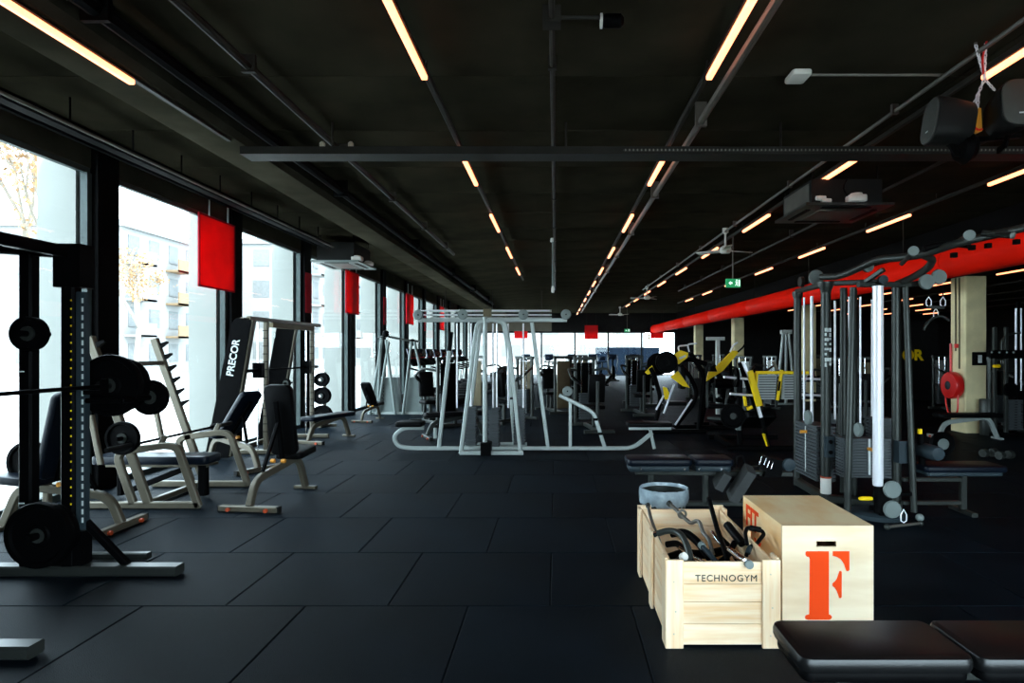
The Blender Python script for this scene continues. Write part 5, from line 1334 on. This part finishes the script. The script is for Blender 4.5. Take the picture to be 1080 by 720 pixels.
# ceiling fans
def fan(label, x, y):
    t = thing('ceiling_fan', label, 'ceiling fan', (x, y, 3.6), 0, 'white ceiling fans', w=False)
    part(t, 'canopy', MB().lathe([(.001, .45), (.06, .45), (.06, .36), (.03, .34), (.03, .33), (.001, .33)], (0, 0, 0), 'Z', 16), 'white_plastic')
    part(t, 'down_rod', MB().cyl((0, 0, .08), (0, 0, .36), .022, 10), 'white_plastic')
    part(t, 'motor', MB().lathe([(.001, -.06), (.09, -.05), (.12, 0), (.11, .06), (.05, .10), (.001, .10)], (0, 0, 0), 'Z', 20), 'white_plastic')
    for k in range(3):
        M = Matrix.Rotation(R(20 + 120 * k), 4, 'Z') @ Matrix.Translation((.36, 0, 0)) @ Matrix.Rotation(R(12), 4, 'X')
        part(t, 'blade', MB().pad(.52, .15, .014, M, .04, .004, 3), 'white_plastic' if k < 2 else 'fan_brass')
    return t
f0 = fan('ceiling fan with brass-toned blades above the exit sign', 3.37, 12.3)
dup(f0, (3.42, 23.3, 3.6), 30, 'ceiling fan with brass-toned blades, second from the camera')
dup(f0, (3.5, 34.0, 3.6), 50, 'ceiling fan with brass-toned blades, third from the camera')
def exit_sign(label, x, y, z):
    t = thing('exit_sign', label, 'exit sign', (x, y, z), w=True)
    part(t, 'pole', MB().cyl((x, y, z + .1), (x, y, CEIL), .014, 8), 'conduit_steel')
    part(t, 'box', MB().box(x - .15, x + .15, y - .03, y + .03, z - .09, z + .09), 'exit_green')
    m = MB(); X = x + .06; Y = y - .034
    m.prism([(x - .10, Y, z), (x - .055, Y, z + .045), (x - .055, Y, z + .018), (x - .02, Y, z + .018), (x - .02, Y, z - .018), (x - .055, Y, z - .018), (x - .055, Y, z - .045)], (0, .003, 0))
    part(t, 'arrow', m, 'exit_white')
    part(t, 'running_figure', MB().prism([(X - .03, Y, z - .06), (X, Y, z - .01), (X - .02, Y, z + .03), (X + .02, Y, z + .04), (X + .03, Y, z + .0), (X + .015, Y, z - .01), (X + .03, Y, z - .06), (X + .015, Y, z - .06), (X + .003, Y, z - .025), (X - .015, Y, z - .06)], (0, .003, 0)).lathe([(.001, 0), (.014, 0), (.014, .003), (.001, .003)], (X + .01, Y, z + .06), 'Y', 10), 'exit_white')
    part(t, 'door_pictogram', MB().box(X + .045, X + .08, Y, Y + .003, z - .065, z + .065), 'exit_white')
exit_sign('green exit sign on a pole below the ceiling fan', 3.72, 13.0, 3.03)
exit_sign('green exit sign far back near the end wall', 3.95, 34.5, 2.75)
# hanging pole, emergency lamp, camera
t = thing('hanging_pole', 'slim pale pole hanging from the ceiling on the central conduit', 'pole', (-.08, 13.4, 3.5), w=True)
part(t, 'tube', MB().cyl((-.08, 13.4, 3.0), (-.08, 13.4, CEIL), .022, 10), 'pulley_grey')
part(t, 'tip', MB().lathe([(.001, -.1), (.03, -.09), (.035, 0), (.02, .06)], (-.08, 13.4, 2.96), 'Z', 12), 'white_plastic')
part(t, 'mount', MB().lathe([(.06, -.08), (.05, 0), (.02, .0)], (-.08, 13.4, CEIL), 'Z', 14), 'white_plastic')
t = thing('emergency_lamp', 'flat white emergency lamp on the ceiling before the cable tray', 'lamp', (2.1, 5.36, 3.99), w=True)
part(t, 'cover', MB().pad(.17, .22, .05, Matrix.Translation((2.1, 5.36, 3.985)), .03, .015, 3), 'white_plastic')
part(t, 'feed_conduit', MB().cyl((2.18, 5.36, 4.0), (3.36, 5.36, 4.0), .014, 8), 'conduit_steel')
t = thing('security_camera', 'small dark camera on a side conduit of the central conduit', 'camera', (.4, 4.42, 3.95), w=True)
part(t, 'arm', MB().cyl((-.03, 4.42, 3.99), (.34, 4.42, 3.99), .014, 8), 'conduit_dark')
part(t, 'body', MB().lathe([(.04, 0), (.05, .02), (.05, .13), (.03, .15)], (.33, 4.42, 3.965), 'X', 14), 'black_steel')
part(t, 'collar', MB().lathe([(.02, -.012), (.052, -.012), (.052, .004), (.02, .004)], (.325, 4.42, 3.965), 'X', 14), 'white_plastic')
part(t, 'junction_box', MB().box(-.10, .03, 4.36, 4.48, 3.93, CEIL), 'conduit_dark')

# loudspeakers on chains
def speaker(label, c, yaw, tilt, s=1.0):
    t = thing('loudspeaker', label, 'loudspeaker', c, 0, 'loudspeakers hung over the cable station')
    Mx = Matrix.Rotation(R(yaw), 4, 'Z') @ Matrix.Rotation(R(tilt), 4, 'X') @ Matrix.Rotation(R(90), 4, 'X')
    sx, sy = .27 * s, .37 * s
    def ring(k, z, rr):
        out = []
        x, y = sx / 2 * k, sy / 2 * k; r = min(x, y) * rr
        for q_, (a, b) in enumerate(((1, 1), (-1, 1), (-1, -1), (1, -1))):
            for j in range(7):
                tt = math.pi / 2 * (q_ + j / 6)
                out.append(Mx @ Vector((a * (x - r) + r * math.cos(tt), b * (y - r) + r * math.sin(tt), z)))
        return out
    part(t, 'cabinet', MB().rings([ring(.75, -.17 * s, .9), ring(.86, -.15 * s, .9), ring(.97, 0, .85), ring(1, .10 * s, .8), ring(1, .118 * s, .8), ring(.97, .125 * s, .8)]), 'dark_metal')
    part(t, 'front_grille', MB().rings([ring(.95, .122 * s, .8), ring(.95, .134 * s, .8), ring(.9, .140 * s, .8)]), 'speaker_cloth')
    part(t, 'badge', MB().add([Mx @ Vector((a * .022 * s, -.09 * s + b * .006 * s, .1415 * s)) for a, b in ((-1, -1), (1, -1), (1, 1), (-1, 1))], [(0, 1, 2, 3)]), 'print_white')
    part(t, 'yoke', MB().bar([Mx @ Vector((0, -.17 * s, -.05)), Mx @ Vector((0, -.24 * s, -.10)), Mx @ Vector((.0, -.24 * s, -.2))], .05, .02), 'black_steel')
    return t
mat('speaker_cloth', (0.045, 0.045, 0.038), 0.7, bump=0.3, bscale=300)
Ys = 4.9
speaker('dark loudspeaker turned towards the windows, hung on the chains', at(999, 129, Ys), -98, -8)
speaker('dark loudspeaker facing the camera, hung on the chains', at(1066, 116, Ys - .15), -8, -6)
t = thing('speaker_hanger', 'crossed white chains and bracket carrying the loudspeakers', 'chain', at(1033, 120, Ys), w=True)
def chain(a, b, n):
    a, b = Vector(a), Vector(b); d = (b - a) / n; u = d.normalized(); v1 = Vector((0, 1, 0)); w1 = u.cross(v1)
    for i in range(n):
        c = a + d * (i + .5); s_ = v1 if i % 2 else w1
        pts = []
        for k in range(10):
            an = 2 * math.pi * k / 10
            pts.append(c + u * (math.cos(an) * d.length * .66) + s_ * (math.sin(an) * d.length * .30))
        part(t, 'chain_link', MB().tube(pts, d.length * .17, 6, closed=True, ref=u.cross(s_)), 'white_rod')
ctop1, ctop2 = at(1029, 47, Ys), at(1040, 39, Ys)
chain(ctop1, at(1039, 84, Ys), 9); chain(ctop2, at(1038, 82, Ys), 10)
chain(at(1039, 84, Ys), at(1049, 95, Ys), 4); chain(at(1038, 84, Ys), at(1027, 110, Ys), 7)
chain(at(1032, 98, Ys), at(1031, 114, Ys), 4)
for p in (ctop1, ctop2): part(t, 'ceiling_hook', MB().cyl(p, Vector((p.x, p.y, CEIL)), .012, 8), 'conduit_steel')
part(t, 'red_cord', MB().tube(fillet([at(1041, 42, Ys - .02), at(1036, 60, Ys - .02), at(1037, 78, Ys - .02)], .1, 4), .008, 6), 'red_paint')
part(t, 'red_cord', MB().tube(fillet([at(1020, 122, Ys - .05), at(1024, 132, Ys - .05), at(1032, 137, Ys - .05), at(1036, 136, Ys - .05)], .1, 4), .008, 6), 'red_paint')
part(t, 'wooden_wedge', MB().prism([at(1029, 112, Ys), at(1035, 114, Ys), at(1036, 138, Ys), at(1029, 140, Ys)], (0, .06, 0)), 'amber_plastic')
part(t, 'cross_bracket', MB().bar([at(1000, 151, Ys), at(1075, 143, Ys)], .05, .04), 'black_steel')
part(t, 'swivel_mount', MB().lathe([(.001, -.05), (.10, -.05), (.13, 0), (.10, .05), (.001, .05)], at(1018, 156, Ys), 'X', 18), 'black_steel')
